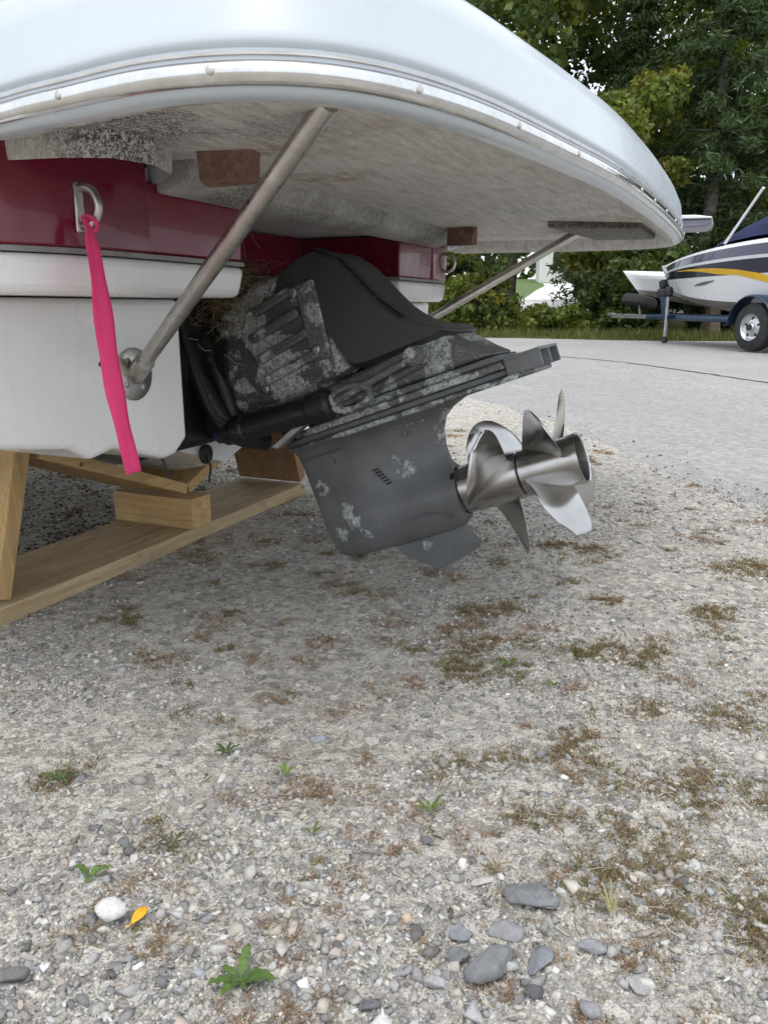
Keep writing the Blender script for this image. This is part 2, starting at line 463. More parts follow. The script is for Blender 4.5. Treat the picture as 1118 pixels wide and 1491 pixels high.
# ------------------------------------------------------------ mesh helpers
class MB:
    def __init__(self):
        self.v = []
        self.f = []
    def add(self, vs, fs):
        o = len(self.v)
        self.v += [tuple(p) for p in vs]
        self.f += [tuple(i + o for i in f) for f in fs]
        return self
    def box(self, c, s, rot=None):
        hx, hy, hz = s[0] / 2, s[1] / 2, s[2] / 2
        vs = [Vector((x, y, z)) for x in (-hx, hx) for y in (-hy, hy) for z in (-hz, hz)]
        if rot is not None:
            vs = [rot @ v for v in vs]
        c = Vector(c)
        return self.add([v + c for v in vs], [(0, 1, 3, 2), (4, 6, 7, 5), (0, 4, 5, 1), (2, 3, 7, 6), (0, 2, 6, 4), (1, 5, 7, 3)])
    def tube(self, pts, rad, n=12, cap=True):
        pts = [Vector(p) for p in pts]
        if not isinstance(rad, (list, tuple)):
            rad = [rad] * len(pts)
        vs, fs = [], []
        up = None
        for i, p in enumerate(pts):
            t = (pts[min(i + 1, len(pts) - 1)] - pts[max(i - 1, 0)]).normalized()
            if up is None:
                up = t.orthogonal().normalized()
            else:
                up = (up - t * up.dot(t)).normalized()
            b = t.cross(up)
            for k in range(n):
                a = 2 * math.pi * k / n
                vs.append(p + (up * math.cos(a) + b * math.sin(a)) * rad[i])
        for i in range(len(pts) - 1):
            for k in range(n):
                fs.append((i * n + k, i * n + (k + 1) % n, (i + 1) * n + (k + 1) % n, (i + 1) * n + k))
        if cap:
            fs.append(tuple(range(n - 1, -1, -1)))
            fs.append(tuple((len(pts) - 1) * n + k for k in range(n)))
        return self.add(vs, fs)
    def lathe(self, o, axis, prof, n=32, cap=True):
        """prof: (distance along axis, radius)"""
        o = Vector(o)
        t = Vector(axis).normalized()
        return self.tube_prof([o + t * d for d, r in prof], t, [r for d, r in prof], n, cap)
    def tube_prof(self, pts, t, rad, n, cap):
        up = t.orthogonal().normalized()
        b = t.cross(up)
        vs, fs = [], []
        for p, r in zip(pts, rad):
            for k in range(n):
                a = 2 * math.pi * k / n
                vs.append(p + (up * math.cos(a) + b * math.sin(a)) * r)
        for i in range(len(pts) - 1):
            for k in range(n):
                fs.append((i * n + k, i * n + (k + 1) % n, (i + 1) * n + (k + 1) % n, (i + 1) * n + k))
        if cap:
            fs.append(tuple(range(n - 1, -1, -1)))
            fs.append(tuple((len(pts) - 1) * n + k for k in range(n)))
        return self.add(vs, fs)
    def prism(self, poly, fn0, fn1):
        """poly: 2-D points; fn0 / fn1 map them to the two 3-D ends"""
        n = len(poly)
        vs = [fn0(*p) for p in poly] + [fn1(*p) for p in poly]
        fs = [(i, (i + 1) % n, n + (i + 1) % n, n + i) for i in range(n)]
        fs += [tuple(range(n - 1, -1, -1)), tuple(range(n, 2 * n))]
        return self.add(vs, fs)
    def loft(self, secs, closed=False, caps=False):
        n = len(secs[0])
        vs = [p for s in secs for p in s]
        fs = []
        m = n if closed else n - 1
        for i in range(len(secs) - 1):
            for k in range(m):
                fs.append((i * n + k, i * n + (k + 1) % n, (i + 1) * n + (k + 1) % n, (i + 1) * n + k))
        if caps:
            fs.append(tuple(range(n - 1, -1, -1)))
            fs.append(tuple((len(secs) - 1) * n + k for k in range(n)))
        return self.add(vs, fs)
    def xf(self, fn):
        self.v = [tuple(fn(*p)) for p in self.v]
        return self
    def build(self, name, mat, parent=None, smooth=None, bevel=0, seg=2, solid=0, fix=True, subsurf=0):
        me = bpy.data.meshes.new(name)
        me.from_pydata(self.v, [], self.f)
        if fix:
            import bmesh
            bm = bmesh.new()
            bm.from_mesh(me)
            bmesh.ops.recalc_face_normals(bm, faces=bm.faces)
            bm.to_mesh(me)
            bm.free()
        o = bpy.data.objects.new(name, me)
        COL.objects.link(o)
        for m in (mat if isinstance(mat, (list, tuple)) else [mat]):
            me.materials.append(MAT[m])
        if smooth is not None:
            me.polygons.foreach_set('use_smooth', [True] * len(me.polygons))
            me.set_sharp_from_angle(angle=R(smooth))
        if solid:
            s = o.modifiers.new('solid', 'SOLIDIFY')
            s.thickness = solid
            s.offset = 0
        if bevel:
            b = o.modifiers.new('bevel', 'BEVEL')
            b.width = bevel
            b.segments = seg
            b.limit_method = 'ANGLE'
            b.angle_limit = R(35)
            b.harden_normals = False
            if smooth is None:
                me.polygons.foreach_set('use_smooth', [True] * len(me.polygons))
                me.set_sharp_from_angle(angle=R(50))
        if subsurf:
            ss = o.modifiers.new('sub', 'SUBSURF')
            ss.levels = ss.render_levels = subsurf
        if parent is not None:
            o.parent = parent
        return o

def tag(o, label=None, cat=None, group=None, kind=None):
    if label: o['label'] = label
    if cat: o['category'] = cat
    if group: o['group'] = group
    if kind: o['kind'] = kind
    return o

def thing(name, loc, rz, label, cat, group=None):
    o = bpy.data.objects.new(name, None)
    o.empty_display_size = .1
    o.location = loc
    o.rotation_euler = (0, 0, rz)
    COL.objects.link(o)
    return tag(o, label, cat, group)

def fast_mesh(name, V, F, mat, colors=None, smooth=False, parent=None):
    """V (n,3), F (m,k) numpy; colours per vertex (n,3)"""
    V = np.asarray(V, np.float32); F = np.asarray(F, np.int32)
    me = bpy.data.meshes.new(name)
    k = F.shape[1]
    me.vertices.add(len(V))
    me.vertices.foreach_set('co', V.ravel())
    me.loops.add(F.size)
    me.loops.foreach_set('vertex_index', F.ravel())
    me.polygons.add(len(F))
    me.polygons.foreach_set('loop_start', np.arange(0, F.size, k, dtype=np.int32))
    if smooth:
        me.polygons.foreach_set('use_smooth', np.ones(len(F), bool))
    me.update(calc_edges=True)
    if colors is not None:
        ca = me.color_attributes.new('Col', 'FLOAT_COLOR', 'POINT')
        c4 = np.ones((len(V), 4), np.float32)
        c4[:, :3] = colors
        ca.data.foreach_set('color', c4.ravel())
    me.materials.append(MAT[mat])
    o = bpy.data.objects.new(name, me)
    COL.objects.link(o)
    if parent is not None:
        o.parent = parent
    return o

def catmull(pts, n=8, closed=False):
    P = [Vector(p) for p in pts]
    out = []
    m = len(P)
    for i in range(m if closed else m - 1):
        if closed:
            p0, p1, p2, p3 = P[(i - 1) % m], P[i], P[(i + 1) % m], P[(i + 2) % m]
        else:
            p0, p1, p2, p3 = P[max(i - 1, 0)], P[i], P[i + 1], P[min(i + 2, m - 1)]
        for k in range(n):
            t = k / n
            out.append(.5 * ((2 * p1) + (-p0 + p2) * t + (2 * p0 - 5 * p1 + 4 * p2 - p3) * t * t + (-p0 + 3 * p1 - 3 * p2 + p3) * t ** 3))
    if not closed:
        out.append(P[-1])
    return out
# ------------------------------------------------------------ the setting
rng = np.random.default_rng(7)
random.seed(7)

def hill(x, y):
    t = min(max((y - 21) / 50, 0), 1)
    return 3.0 * t * (1.25 - .25 * t)

def sheet(name, mat, xs, ys, zf, kind='structure'):
    V = [(x, y, zf(x, y)) for y in ys for x in xs]
    n = len(xs)
    F = [(j * n + i, j * n + i + 1, (j + 1) * n + i + 1, (j + 1) * n + i) for j in range(len(ys) - 1) for i in range(n - 1)]
    o = fast_mesh(name, V, F, mat, smooth=True)
    return tag(o, kind=kind)

sheet('ground', 'earth', [-600, -200, -80, -40, -20, -10, 0, 5, 10, 20, 40, 80, 200, 600],
      [-600, -200, -60, -20, 0, 10, 15, 18, 20, 21, 23, 26, 30, 34, 38, 44, 50, 56, 62, 66, 71, 80, 120, 300, 900],
      lambda x, y: hill(x, y) - .03)

def poly_sheet(name, mat, pts, z, kind='structure'):
    b = MB().add([(x, y, z) for x, y in pts], [tuple(range(len(pts)))])
    return tag(b.build(name, mat), kind=kind)

verge = [(-60, 17.6), (-20, 18.2), (-8, 18.0), (-2, 17.6), (1.36, 17.15), (2.8, 16.75), (4.6, 15.6), (5.6, 15.3), (8, 15.0), (12, 14.6), (20, 14.2), (60, 13)]
vv = []
for i in range(len(verge) - 1):
    (x0, y0), (x1, y1) = verge[i], verge[i + 1]
    n = 12 if abs(x0) < 15 else 2
    for k in range(n):
        t = k / n
        vv.append((x0 + (x1 - x0) * t, y0 + (y1 - y0) * t + (random.uniform(-.1, .1) if abs(x0) < 15 else 0)))
vv.append(verge[-1])
poly_sheet('road', 'asphalt', [(60, -40), (60, 13)] + vv[::-1][1:] + [(-60, -40)], -.016)

# the gravel lot overlies the asphalt with a ragged edge
edge = [(3.2, -30), (2.4, -6), (1.75, .2), (1.42, 1.6), (1.224, 2.373), (1.196, 2.717), (1.104, 3.027), (1.067, 3.688), (.949, 4.397), (.68, 5.427), (.2, 7.0), (-.9, 9.2), (-3, 11.5), (-8, 13.2), (-40, 14.5)]
er = []
for p in catmull([(x, y, 0) for x, y in edge], 14):
    j = .05 * mnoise.noise(Vector((p.x * 3, p.y * 3, 1))) + .035 * mnoise.noise(Vector((p.x * 11, p.y * 11, 4)))
    er.append((p.x + j, p.y + j))

def gz(x, y):
    """gentle height of the gravel surface"""
    return .010 * mnoise.noise(Vector((x * 1.7, y * 1.7, .3))) + .005 * mnoise.noise(Vector((x * 6, y * 6, 2))) + .0025 * mnoise.noise(Vector((x * 22, y * 22, 5)))

from bisect import bisect
ey = [p[1] for p in er]
def edge_x(y):
    i = min(max(bisect(ey, y), 1), len(er) - 1)
    (x0, y0), (x1, y1) = er[i - 1], er[i]
    t = (y - y0) / (y1 - y0) if y1 != y0 else 0
    return x0 + (x1 - x0) * min(max(t, 0), 1)
def lot(name):
    rows = list(np.concatenate([[-30, -8, -3, -1, 0, .3], np.arange(.45, 3.2, .02), np.arange(3.2, 6, .06), np.arange(6, 14, .4)]))
    V, F = [], []
    n = 150
    for y in rows:
        xe = edge_x(y)
        for i in range(n):
            s = i / (n - 1)
            # fine steps near the camera, coarse ones to the left
            x = xe - (3.6 * s if s < .93 else 3.6 * .93 + (s - .93) / .07 * 30)
            fade = min(1, (xe - x) / .12)
            V.append((x, y, (gz(x, y)) * fade - .013 * (1 - fade)))
    for j in range(len(rows) - 1):
        for i in range(n - 1):
            F.append((j * n + i, (j + 1) * n + i, (j + 1) * n + i + 1, j * n + i + 1))
    V = np.array(V); F = np.array(F)[:, ::-1]
    return tag(fast_mesh(name, V, F, 'gravel_fines', smooth=True), kind='structure')
lot('gravel_lot')

# old crack line in the asphalt
ck = catmull([(1.5, 12.2, 0), (2.301, 10.459, 0), (2.805, 9.37, 0), (3.109, 8.008, 0), (3.321, 6.721, 0), (3.45, 5.2, 0), (3.7, 3.0, 0)], 16)
b = MB()
L, Rr = [], []
for i, p in enumerate(ck):
    j = .04 * mnoise.noise(Vector((p.x * 6, p.y * 6, 0)))
    w = .02 + .014 * mnoise.noise(Vector((p.x * 3, p.y * 9, 3)))
    L.append((p.x - w + j, p.y, -.012)); Rr.append((p.x + w + j, p.y, -.012))
b.loft([L, Rr])
tag(b.build('road_crack', 'crack_dark'), kind='structure')

# far side of the road: street, lawn and drive rising up the slope
sheet('far_street', 'concrete', list(np.linspace(-14, 40, 28)), list(np.linspace(26.5, 33, 6)), lambda x, y: hill(x, y) + .02)
sheet('lawn', 'lawn', list(np.linspace(-30, 60, 30)), list(np.linspace(33.2, 70, 16)), lambda x, y: hill(x, y) + .01)
b = MB()
L, Rr = [], []
for p, w in zip(catmull([(7.0, 32.6, 0), (8.2, 36.5, 0), (9.8, 42, 0), (11.6, 48, 0), (12.6, 53, 0)], 8), np.linspace(1.4, 2.2, 33)):
    L.append((p.x - w, p.y, hill(0, p.y) + .04)); Rr.append((p.x + w, p.y, hill(0, p.y) + .04))
b.loft([L, Rr])
tag(b.build('driveway', 'concrete'), kind='structure')

# ------------------------------------------------------------ house on the slope
def house():
    t = thing('house', (14.6, 58, hill(0, 55) - .2), R(-8), 'white house with a grey roof on the lawn beyond the road', 'house')
    MB().box((0, 0, 1.5), (7, 5, 3.0)).build('wall', 'house_white', t, bevel=.02)
    MB().prism([(-3.9, 3.003), (3.9, 3.003), (0, 5.0)], lambda x, z: (x, -2.9, z), lambda x, z: (x, 2.9, z)).build('roof', 'roof_grey', t)
    for x in (-2.2, .2, 2.3):
        f = MB().box((x, -2.53, 1.6), (1.0, .08, 1.3)).build('window', 'house_white', t)
        for sx in (-.22, .22):
            MB().box((x + sx, -2.58, 1.6), (.38, .03, 1.1)).build('pane', 'window_glass', f)
house()

def utility_pole():
    t = thing('utility_pole', (6.85, 25.0, hill(0, 25) - .1), 0, 'thin brown utility pole leaning slightly beyond the roadside bushes', 'pole')
    MB().tube([(-.35, 0, 0), (.12, 0, 4.2), (.5, 0, 7.8)], [.11, .09, .08], 10).build('post', 'pole_wood', t, smooth=40)
    MB().box((.48, 0, 7.4), (1.6, .09, .11)).build('crossarm', 'pole_wood', t, bevel=.01)
utility_pole()

# ------------------------------------------------------------ trees and bushes
def leaf_cloud(centers, radii, count, size, colors, elong=1.6, droop=0., flat=.0, seed=0, shell=.35):
    """numpy cloud of small folded leaves round the given clump centres"""
    r = np.random.default_rng(seed)
    C = np.array(centers); Rd = np.array(radii)
    w = Rd ** 2 / (Rd ** 2).sum()
    idx = r.choice(len(C), count, p=w)
    dirs = r.normal(size=(count, 3)); dirs /= np.linalg.norm(dirs, axis=1)[:, None]
    rad = Rd[idx] * (shell + (1 - shell) * r.random(count)) ** .6
    pos = C[idx] + dirs * rad[:, None] * np.array([1, 1, .75])
    a = r.normal(size=(count, 3)); a[:, 2] = a[:, 2] * (1 - flat) - droop
    a /= np.linalg.norm(a, axis=1)[:, None]
    b_ = np.cross(a, r.normal(size=(count, 3))); b_ /= np.linalg.norm(b_, axis=1)[:, None]
    nrm = np.cross(a, b_)
    s = size * (.55 + .9 * r.random(count))[:, None]
    tip0 = pos - a * s * elong * .5
    tip1 = pos + a * s * elong * .5
    m0 = pos + b_ * s * .5 + nrm * s * .18 - a * s * .08
    m1 = pos - b_ * s * .5 + nrm * s * .18 - a * s * .08
    V = np.stack([tip0, m0, tip1, m1], 1).reshape(-1, 3)
    i0 = np.arange(count) * 4
    F = np.concatenate([np.stack([i0, i0 + 1, i0 + 2], 1), np.stack([i0, i0 + 2, i0 + 3], 1)])
    cols = np.array(colors)
    cc = cols[r.integers(0, len(cols), len(C))][idx] * .6 + cols[r.integers(0, len(cols), count)] * .4
    cc = cc * (.85 + .9 * r.random((count, 1))) * np.array([1.12, 1.05, .85])
    return V, F, np.repeat(cc, 4, 0)

GREEN = [(.070, .11, .026), (.095, .145, .034), (.12, .155, .036), (.058, .095, .026), (.16, .175, .040)]
DARK = [(.036, .060, .024), (.048, .078, .028), (.038, .064, .030), (.060, .086, .030)]
PINE = [(.046, .078, .042), (.060, .098, .052), (.074, .112, .056), (.040, .066, .034)]
YELLOWISH = [(.12, .135, .028), (.16, .15, .030), (.085, .11, .026)]

def broadleaf(x, y, h, spread, base, leaves, size, pal, label, seed, trunk=.16, lean=0, group='trees beyond the road'):
    rr = random.Random(seed)
    z0 = hill(x, y) - .08
    t = thing('broadleaf_tree', (x, y, z0), 0, label, 'tree', group)
    b = MB()
    top = Vector((lean, rr.uniform(-.3, .3), h * .82))
    pts = [Vector((0, 0, 0))]
    for k in range(1, 7):
        f = k / 6
        pts.append(Vector((top.x * f + rr.uniform(-.12, .12), top.y * f + rr.uniform(-.12, .12), top.z * f)))
    b.tube(pts, [trunk * (1.25 - f * 1.05) for f in [k / 6 for k in range(7)]], 9)
    cs, rs = [], []
    nl = 13
    for k in range(nl):
        f = base / h + (.95 - base / h) * (k + .5) / nl
        zz = f * h
        s = min(int(f / .82 * 6), 5)
        p0 = pts[s].lerp(pts[s + 1], min(1, f / .82 * 6 - s)) if f < .82 else pts[-1]
        ang = k * 2.4 + rr.uniform(-.4, .4)
        prof = math.sin(math.pi * min(1, max(.12, (f - base / h * .6) / (1.02 - base / h * .6)))) ** .6
        ln = spread * prof * rr.uniform(.75, 1.1)
        p1 = p0 + Vector((math.cos(ang) * ln * .6, math.sin(ang) * ln * .6, ln * .28))
        p2 = p0 + Vector((math.cos(ang) * ln, math.sin(ang) * ln, ln * .42 + rr.uniform(-.2, .3)))
        b.tube([p0, p1, p2], [trunk * .34 * (1.2 - f), trunk * .2 * (1.2 - f), .012], 6, False)
        for q in range(5):
            u = .3 + .7 * q / 4
            c = p0.lerp(p2, u) + Vector((rr.gauss(0, .28), rr.gauss(0, .28), rr.gauss(0, .26))) * spread * .3
            cs.append(tuple(c)); rs.append(spread * rr.uniform(.15, .3))
    b.build('trunk', 'bark', t, smooth=60)
    V, F, Cc = leaf_cloud(cs, rs, leaves, size, pal, seed=seed)
    fast_mesh('crown', V, F, 'leaves', Cc, parent=t)
    return t

def conifer(x, y, h, spread, base, sprays, pal, label, seed, group='trees beyond the road'):
    rr = random.Random(seed)
    z0 = hill(x, y) - .08
    t = thing('pine_tree', (x, y, z0), 0, label, 'tree', group)
    b = MB()
    b.tube([(0, 0, 0), (.03, .02, h * .5), (0, 0, h)], [.2, .13, .02], 9)
    cs, rs = [], []
    lev = int((h - base) / .42)
    for k in range(lev):
        zz = base + (h - base) * k / lev
        ln = spread * (1 - (zz - base) / (h - base) * .82) * rr.uniform(.75, 1.12)
        for j in range(5):
            ang = rr.uniform(0, 2 * math.pi)
            l2 = ln * rr.uniform(.6, 1.1)
            d = Vector((math.cos(ang), math.sin(ang), 0))
            p0 = Vector((0, 0, zz)); p1 = p0 + d * l2 * .55 + Vector((0, 0, .06 * l2)); p2 = p0 + d * l2 + Vector((0, 0, -.10 * l2))
            b.tube([p0, p1, p2], [.035, .022, .006], 5, False)
            for q in range(6):
                u = .22 + .78 * q / 5
                pp = (p0.lerp(p1, u / .55) if u < .55 else p1.lerp(p2, (u - .55) / .45))
                cs.append((pp.x + rr.gauss(0, .08), pp.y + rr.gauss(0, .08), pp.z + rr.gauss(0, .05)))
                rs.append(.16 + .20 * (1 - abs(u - .6)))
    b.build('trunk', 'bark_grey', t, smooth=60)
    V, F, Cc = leaf_cloud(cs, rs, sprays, .052, pal, elong=3.6, droop=.45, flat=.4, seed=seed, shell=.05)
    fast_mesh('crown', V, F, 'leaves', Cc, parent=t)
    return t

def bush(x, y, h, w, leaves, size, pal, label, seed, name='bush', z=None, cat='bush', group='bushes along the road verge'):
    rr = random.Random(seed)
    t = thing(name, (x, y, (hill(x, y) - .04) if z is None else z), 0, label, cat, group)
    b = MB(); cs, rs = [], []
    for k in range(14):
        ang = rr.uniform(0, 6.28); l = rr.uniform(.2, 1) * w
        tip = Vector((math.cos(ang) * l, math.sin(ang) * l * .7, h * rr.uniform(.35, 1.0)))
        b.tube([(rr.gauss(0, .05) * w, rr.gauss(0, .05) * w, 0), tip * .55 + Vector((0, 0, .1 * h)), tip], [.012, .009, .004], 5, False)
        for u in (.35, .65, .95):
            cs.append(tuple(tip * u + Vector((rr.gauss(0, .1) * w, rr.gauss(0, .1) * w, rr.gauss(0, .05) * h)))); rs.append(rr.uniform(.16, .34) * min(w, h))
    b.build('stems', 'bark', t)
    V, F, Cc = leaf_cloud(cs, rs, leaves, size, pal, seed=seed, shell=.1)
    V[:, 2] = np.maximum(V[:, 2], .01)
    fast_mesh('foliage', V, F, 'leaves', Cc, parent=t)
    return t

broadleaf(3.6, 23.5, 13.0, 3.4, 4.6, 9000, .15, GREEN + DARK, 'tall loose broadleaf tree with sky showing through, left of the pines', 11, .20, .4)
broadleaf(6.9, 24.5, 13.5, 3.3, 3.6, 12000, .145, GREEN + DARK, 'broadleaf tree with gappy crown between the loose tree and the pines', 12, .2, -.3)
broadleaf(10.2, 26.0, 14.0, 3.8, 2.2, 14000, .15, YELLOWISH + GREEN, 'yellow-green broadleaf tree standing behind the pines', 13, .22, .2)
broadleaf(5.6, 20.6, 6.2, 1.9, 1.2, 11000, .105, GREEN + YELLOWISH, 'lower bright green tree between the white platform and the pines', 14, .1, .1)
broadleaf(-1.5, 25.5, 8.0, 2.6, 1.8, 8000, .14, GREEN, 'broadleaf tree behind the white boat hull', 15, .16, .1)
conifer(8.0, 20.2, 11.5, 2.5, 1.0, 26000, PINE, 'dark feathery pine directly above the blue boat canvas', 21)
conifer(10.6, 19.6, 12.5, 2.9, 1.4, 26000, PINE + GREEN[:1], 'lighter pine at the right edge of the picture', 22)
conifer(6.6, 22.4, 8.5, 2.2, .6, 20000, DARK + PINE, 'shadowy pine in the middle of the tree line', 23)
conifer(12.8, 22.5, 13.0, 3.0, .8, 16000, PINE, 'tall pine behind the right-hand pine', 24)
# dark wood closing the view behind the single trees
cs, rs = [], []
rw = random.Random(5)
for k in range(170):
    x = rw.uniform(7.6, 30); y = rw.uniform(28, 33)
    cs.append((x, y, hill(x, y) + rw.uniform(.2, 8.5 if x > 10.5 else 6.2))); rs.append(rw.uniform(.8, 1.6))
V, F, Cc = leaf_cloud(cs, rs, 30000, .22, DARK, seed=31)
tag(fast_mesh('woodland', V, F, 'leaves', Cc), 'dark mass of woodland behind the pines', 'woodland', kind='stuff')

# trees closing the horizon beyond the house
cs, rs = [], []
for k in range(150):
    x = rw.uniform(-25, 60); y = rw.uniform(70, 78)
    cs.append((x, y, 3 + rw.uniform(.2, 7.5))); rs.append(rw.uniform(1.6, 3.0))
V, F, Cc = leaf_cloud(cs, rs, 12000, .5, GREEN + DARK, seed=32)
tag(fast_mesh('far_woodland', V, F, 'leaves', Cc), 'distant green woodland on the rise behind the house', 'woodland', kind='stuff')

# verge bushes
bl = [
    (1.75, 18.6, 1.9, .9, 2600, .085, GREEN + YELLOWISH, 'tall leafy shrub beside the far hull corner'),
    (2.75, 18.9, .95, .9, 2600, .075, GREEN + DARK, 'first low shrub right of the tall leafy shrub'),
    (3.55, 18.4, .74, .9, 2600, .075, GREEN + YELLOWISH, 'low yellow-green shrub under the far strut'),
    (4.45, 18.2, .72, .85, 2400, .075, GREEN, 'low shrub in front of the utility pole'),
    (5.15, 18.5, 1.5, .9, 3200, .08, DARK, 'dark rounded shrub left of the spare tyre'),
    (5.9, 18.0, 2.2, 1.1, 4200, .085, DARK + GREEN[:2], 'big dark shrub behind the white pointed bow'),
    (7.2, 17.6, 1.9, 1.1, 3600, .085, DARK, 'dark shrub behind the blue trailer frame'),
    (8.8, 17.2, 2.0, 1.2, 3600, .085, DARK, 'dark shrub behind the trailer wheel'),
    (2.1, 20.4, 2.9, 1.0, 4200, .085, GREEN + DARK, 'tall bushy shrub rising behind the shrubs by the far hull corner'),
    (.9, 20.2, 2.6, 1.0, 3200, .085, GREEN, 'bushy shrub hidden mostly by the far hull lip'),
    (.6, 18.7, 1.6, .9, 2200, .085, GREEN, 'leafy shrub seen below the far white hull lip'),
]
for i, (x, y, h, w, n, s, pal, lab) in enumerate(bl):
    bush(x, y, h, w, n, s, pal, lab, 40 + i)

# thin saplings with hanging leaves between the platform and the road
for i, (x, y, h, lab) in enumerate([(2.35, 19.6, 3.6, 'slim sapling with hanging leaves nearest the far hull corner')]):
    broadleaf(x, y, h, .9, .7, 3000, .085, GREEN + DARK, lab, 60 + i, .035, .2)

# verge grass
def grass_verge():
    r = np.random.default_rng(3)
    n = 16000
    xs = r.uniform(-1, 12, n)
    vy = np.interp(xs, [p[0] for p in verge], [p[1] for p in verge])
    ys = vy + r.random(n) ** 1.3 * 2.6 - .08
    h = (.05 + .16 * r.random(n)) * np.clip((ys - vy) / .8 + .35, .3, 1.2)
    ang = r.uniform(0, 6.28, n); lean = r.normal(0, .35, (n, 2)) * h[:, None]
    wv = np.stack([np.cos(ang), np.sin(ang)], 1) * .012
    z = np.full(n, -.02)
    A = np.stack([xs - wv[:, 0], ys - wv[:, 1], z], 1); B = np.stack([xs + wv[:, 0], ys + wv[:, 1], z], 1)
    Cp = np.stack([xs + lean[:, 0], ys + lean[:, 1], z + h], 1)
    V = np.stack([A, B, Cp], 1).reshape(-1, 3)
    F = np.arange(3 * n).reshape(-1, 3)
    cols = np.array([(.10, .12, .03), (.15, .155, .04), (.20, .18, .07), (.07, .10, .03)])[r.integers(0, 4, n)]
    tag(fast_mesh('verge_grass', V, F, 'blades', np.repeat(cols, 3, 0)), 'rough grass along the far edge of the road', 'grass', kind='stuff')
grass_verge()
# ------------------------------------------------------------ the boat in the foreground
T = R(23.5)
UC, A0 = 1.62, -1.15
BX, BY = UC * math.sin(T) + A0 * math.cos(T), UC * math.cos(T) - A0 * math.sin(T)
def P(a, w, z):
    """metres aft of the camera's abeam line, metres from the centre line, height"""
    return (a - A0, w, z)
TILT = R(20)
CT, ST = math.cos(TILT), math.sin(TILT)
def D(d, w, n):
    """drive frame: along the propeller shaft, across, square to the shaft"""
    return P(-.486 + d * CT - n * ST, w, .225 + d * ST + n * CT)
DAX = Vector((CT, 0, ST))

boat = thing('motor_boat', (BX, BY, 0), -T, 'white and dark red motor boat on a timber cradle with stern drive tilted up', 'boat')

half = [(.372, -1.12), (.372, -.82), (.70, -.82), (.78, -.835), (.86, -.87), (.92, -.93), (.96, -1.02), (.985, -1.15), (1.05, -1.6), (1.1, -2.5), (1.12, -3.5), (1.05, -4.8), (.85, -5.9), (.5, -6.8), (.02, -7.4)]
def plan(h, off=0.):
    pts = [Vector((w, a, 0)) for w, a in h]
    out = []
    for i, p in enumerate(pts):
        t = (pts[min(i + 1, len(pts) - 1)] - pts[max(i - 1, 0)]).normalized()
        nrm = Vector((-t.y, t.x, 0))
        if i == 0: nrm = Vector((0, 0, 0))
        if i == 1: nrm = Vector((-1, 1, 0))
        if i == len(pts) - 1: nrm = Vector((0, -1, 0))
        out.append((p.x + nrm.x * off, p.y + nrm.y * off))
    return out
def whole(h, off=0.):
    r = plan(h, off)
    return r + [(-w, a) for w, a in r[::-1]]
def slab(name, mat, off0, z0, off1, z1, h=half, bevel=.008, parent=boat):
    p0, p1 = whole(h, off0), whole(h, off1)
    n = len(p0)
    b = MB().add([P(a, w, z0) for w, a in p0] + [P(a, w, z1) for w, a in p1],
                 [(i, (i + 1) % n, n + (i + 1) % n, n + i) for i in range(n)] + [tuple(range(n - 1, -1, -1)), tuple(range(n, 2 * n))])
    return b.build(name, mat, parent, bevel=bevel, seg=3)
# rounded plan outline near the stern
hr = []
fine = catmull([(w, a, 0) for w, a in half[2:]], 5)
hr = half[:2] + [(p.x, p.y) for p in fine]
slab('transom_lip', 'white_gelcoat', -.006, .636, .003, .690, hr, .014)
slab('trim_strip', 'grey_vinyl', .000, .691, .000, .6985, hr, .001)
slab('red_band', 'red_gelcoat', -.003, .699, -.001, .803, hr, .004)
deck_half = [(w, a) for w, a in hr]
deck_half = [(.02, -.86)] + [(w, a - .05) for w, a in hr[2:]]
slab('topside', 'white_gelcoat', -.03, .806, -.04, 1.16, deck_half, .03)
slab('deck', 'white_gelcoat', -.06, 1.164, -.075, 1.20, deck_half, .02)
for s in (-1, 1):
    h2 = [(.625, -.8185)] + [(w, a + .0015) for w, a in hr if w > .69 and a > -1.7]
    b = MB()
    inner = [(w - .05 if i else w, a - .05) for i, (w, a) in enumerate(h2)]
    poly = h2 + inner[::-1]
    b.prism(poly, lambda w, a: P(a, s * w * 1.001, .6992), lambda w, a: P(a, s * w * 1.001, .93))
    b.build('red_quarter', 'red_gelcoat', boat, bevel=.003)

# lower hull: V bottom running forward
secs = []
prof = [(0, .200), (.40, .345), (.60, .402), (.66, .392), (.71, .415), (.92, .445), (.955, .50), (.965, .638)]
for a, fb, dk, fl in [(-1.15, 1, .035, -.035), (-1.30, 1, 0, 0), (-2, 1.03, 0, 0), (-3, 1.06, 0, .0), (-4, 1.05, .0, .03), (-5, .93, .05, .08), (-5.8, .72, .16, .16), (-6.5, .44, .30, .24), (-7.05, .14, .42, .3)]:
    s = []
    for w, z in prof[::-1]:
        s.append(P(a, w * fb, min(.64, z + dk + fl * w)))
    for w, z in prof[1:]:
        s.append(P(a, -w * fb, min(.64, z + dk + fl * w)))
    secs.append(s)
MB().loft(secs, False, True).build('hull_bottom', 'white_gelcoat', boat, smooth=28)

# running pods each side of the drive
for s in (-1, 1):
    poly = [(.40, .634), (.40, .372), (.437, .345), (.474, .342), (.60, .382), (.655, .372), (.70, .398), (.90, .43), (.935, .47), (.95, .55), (.955, .634)]
    b = MB().prism([(w * s, z) for w, z in poly], lambda w, z: P(-1.16, w, z), lambda w, z: P(-.95, w, z))
    b.build('hull_pod', 'white_gelcoat', boat, bevel=.010, seg=3)
MB().lathe(P(-.951, 1.003 - UC, .528), (1, 0, 0), [(0, .0042), (.002, .004), (.003, .0015)], 10).build('screw', 'grommet', boat, smooth=30)
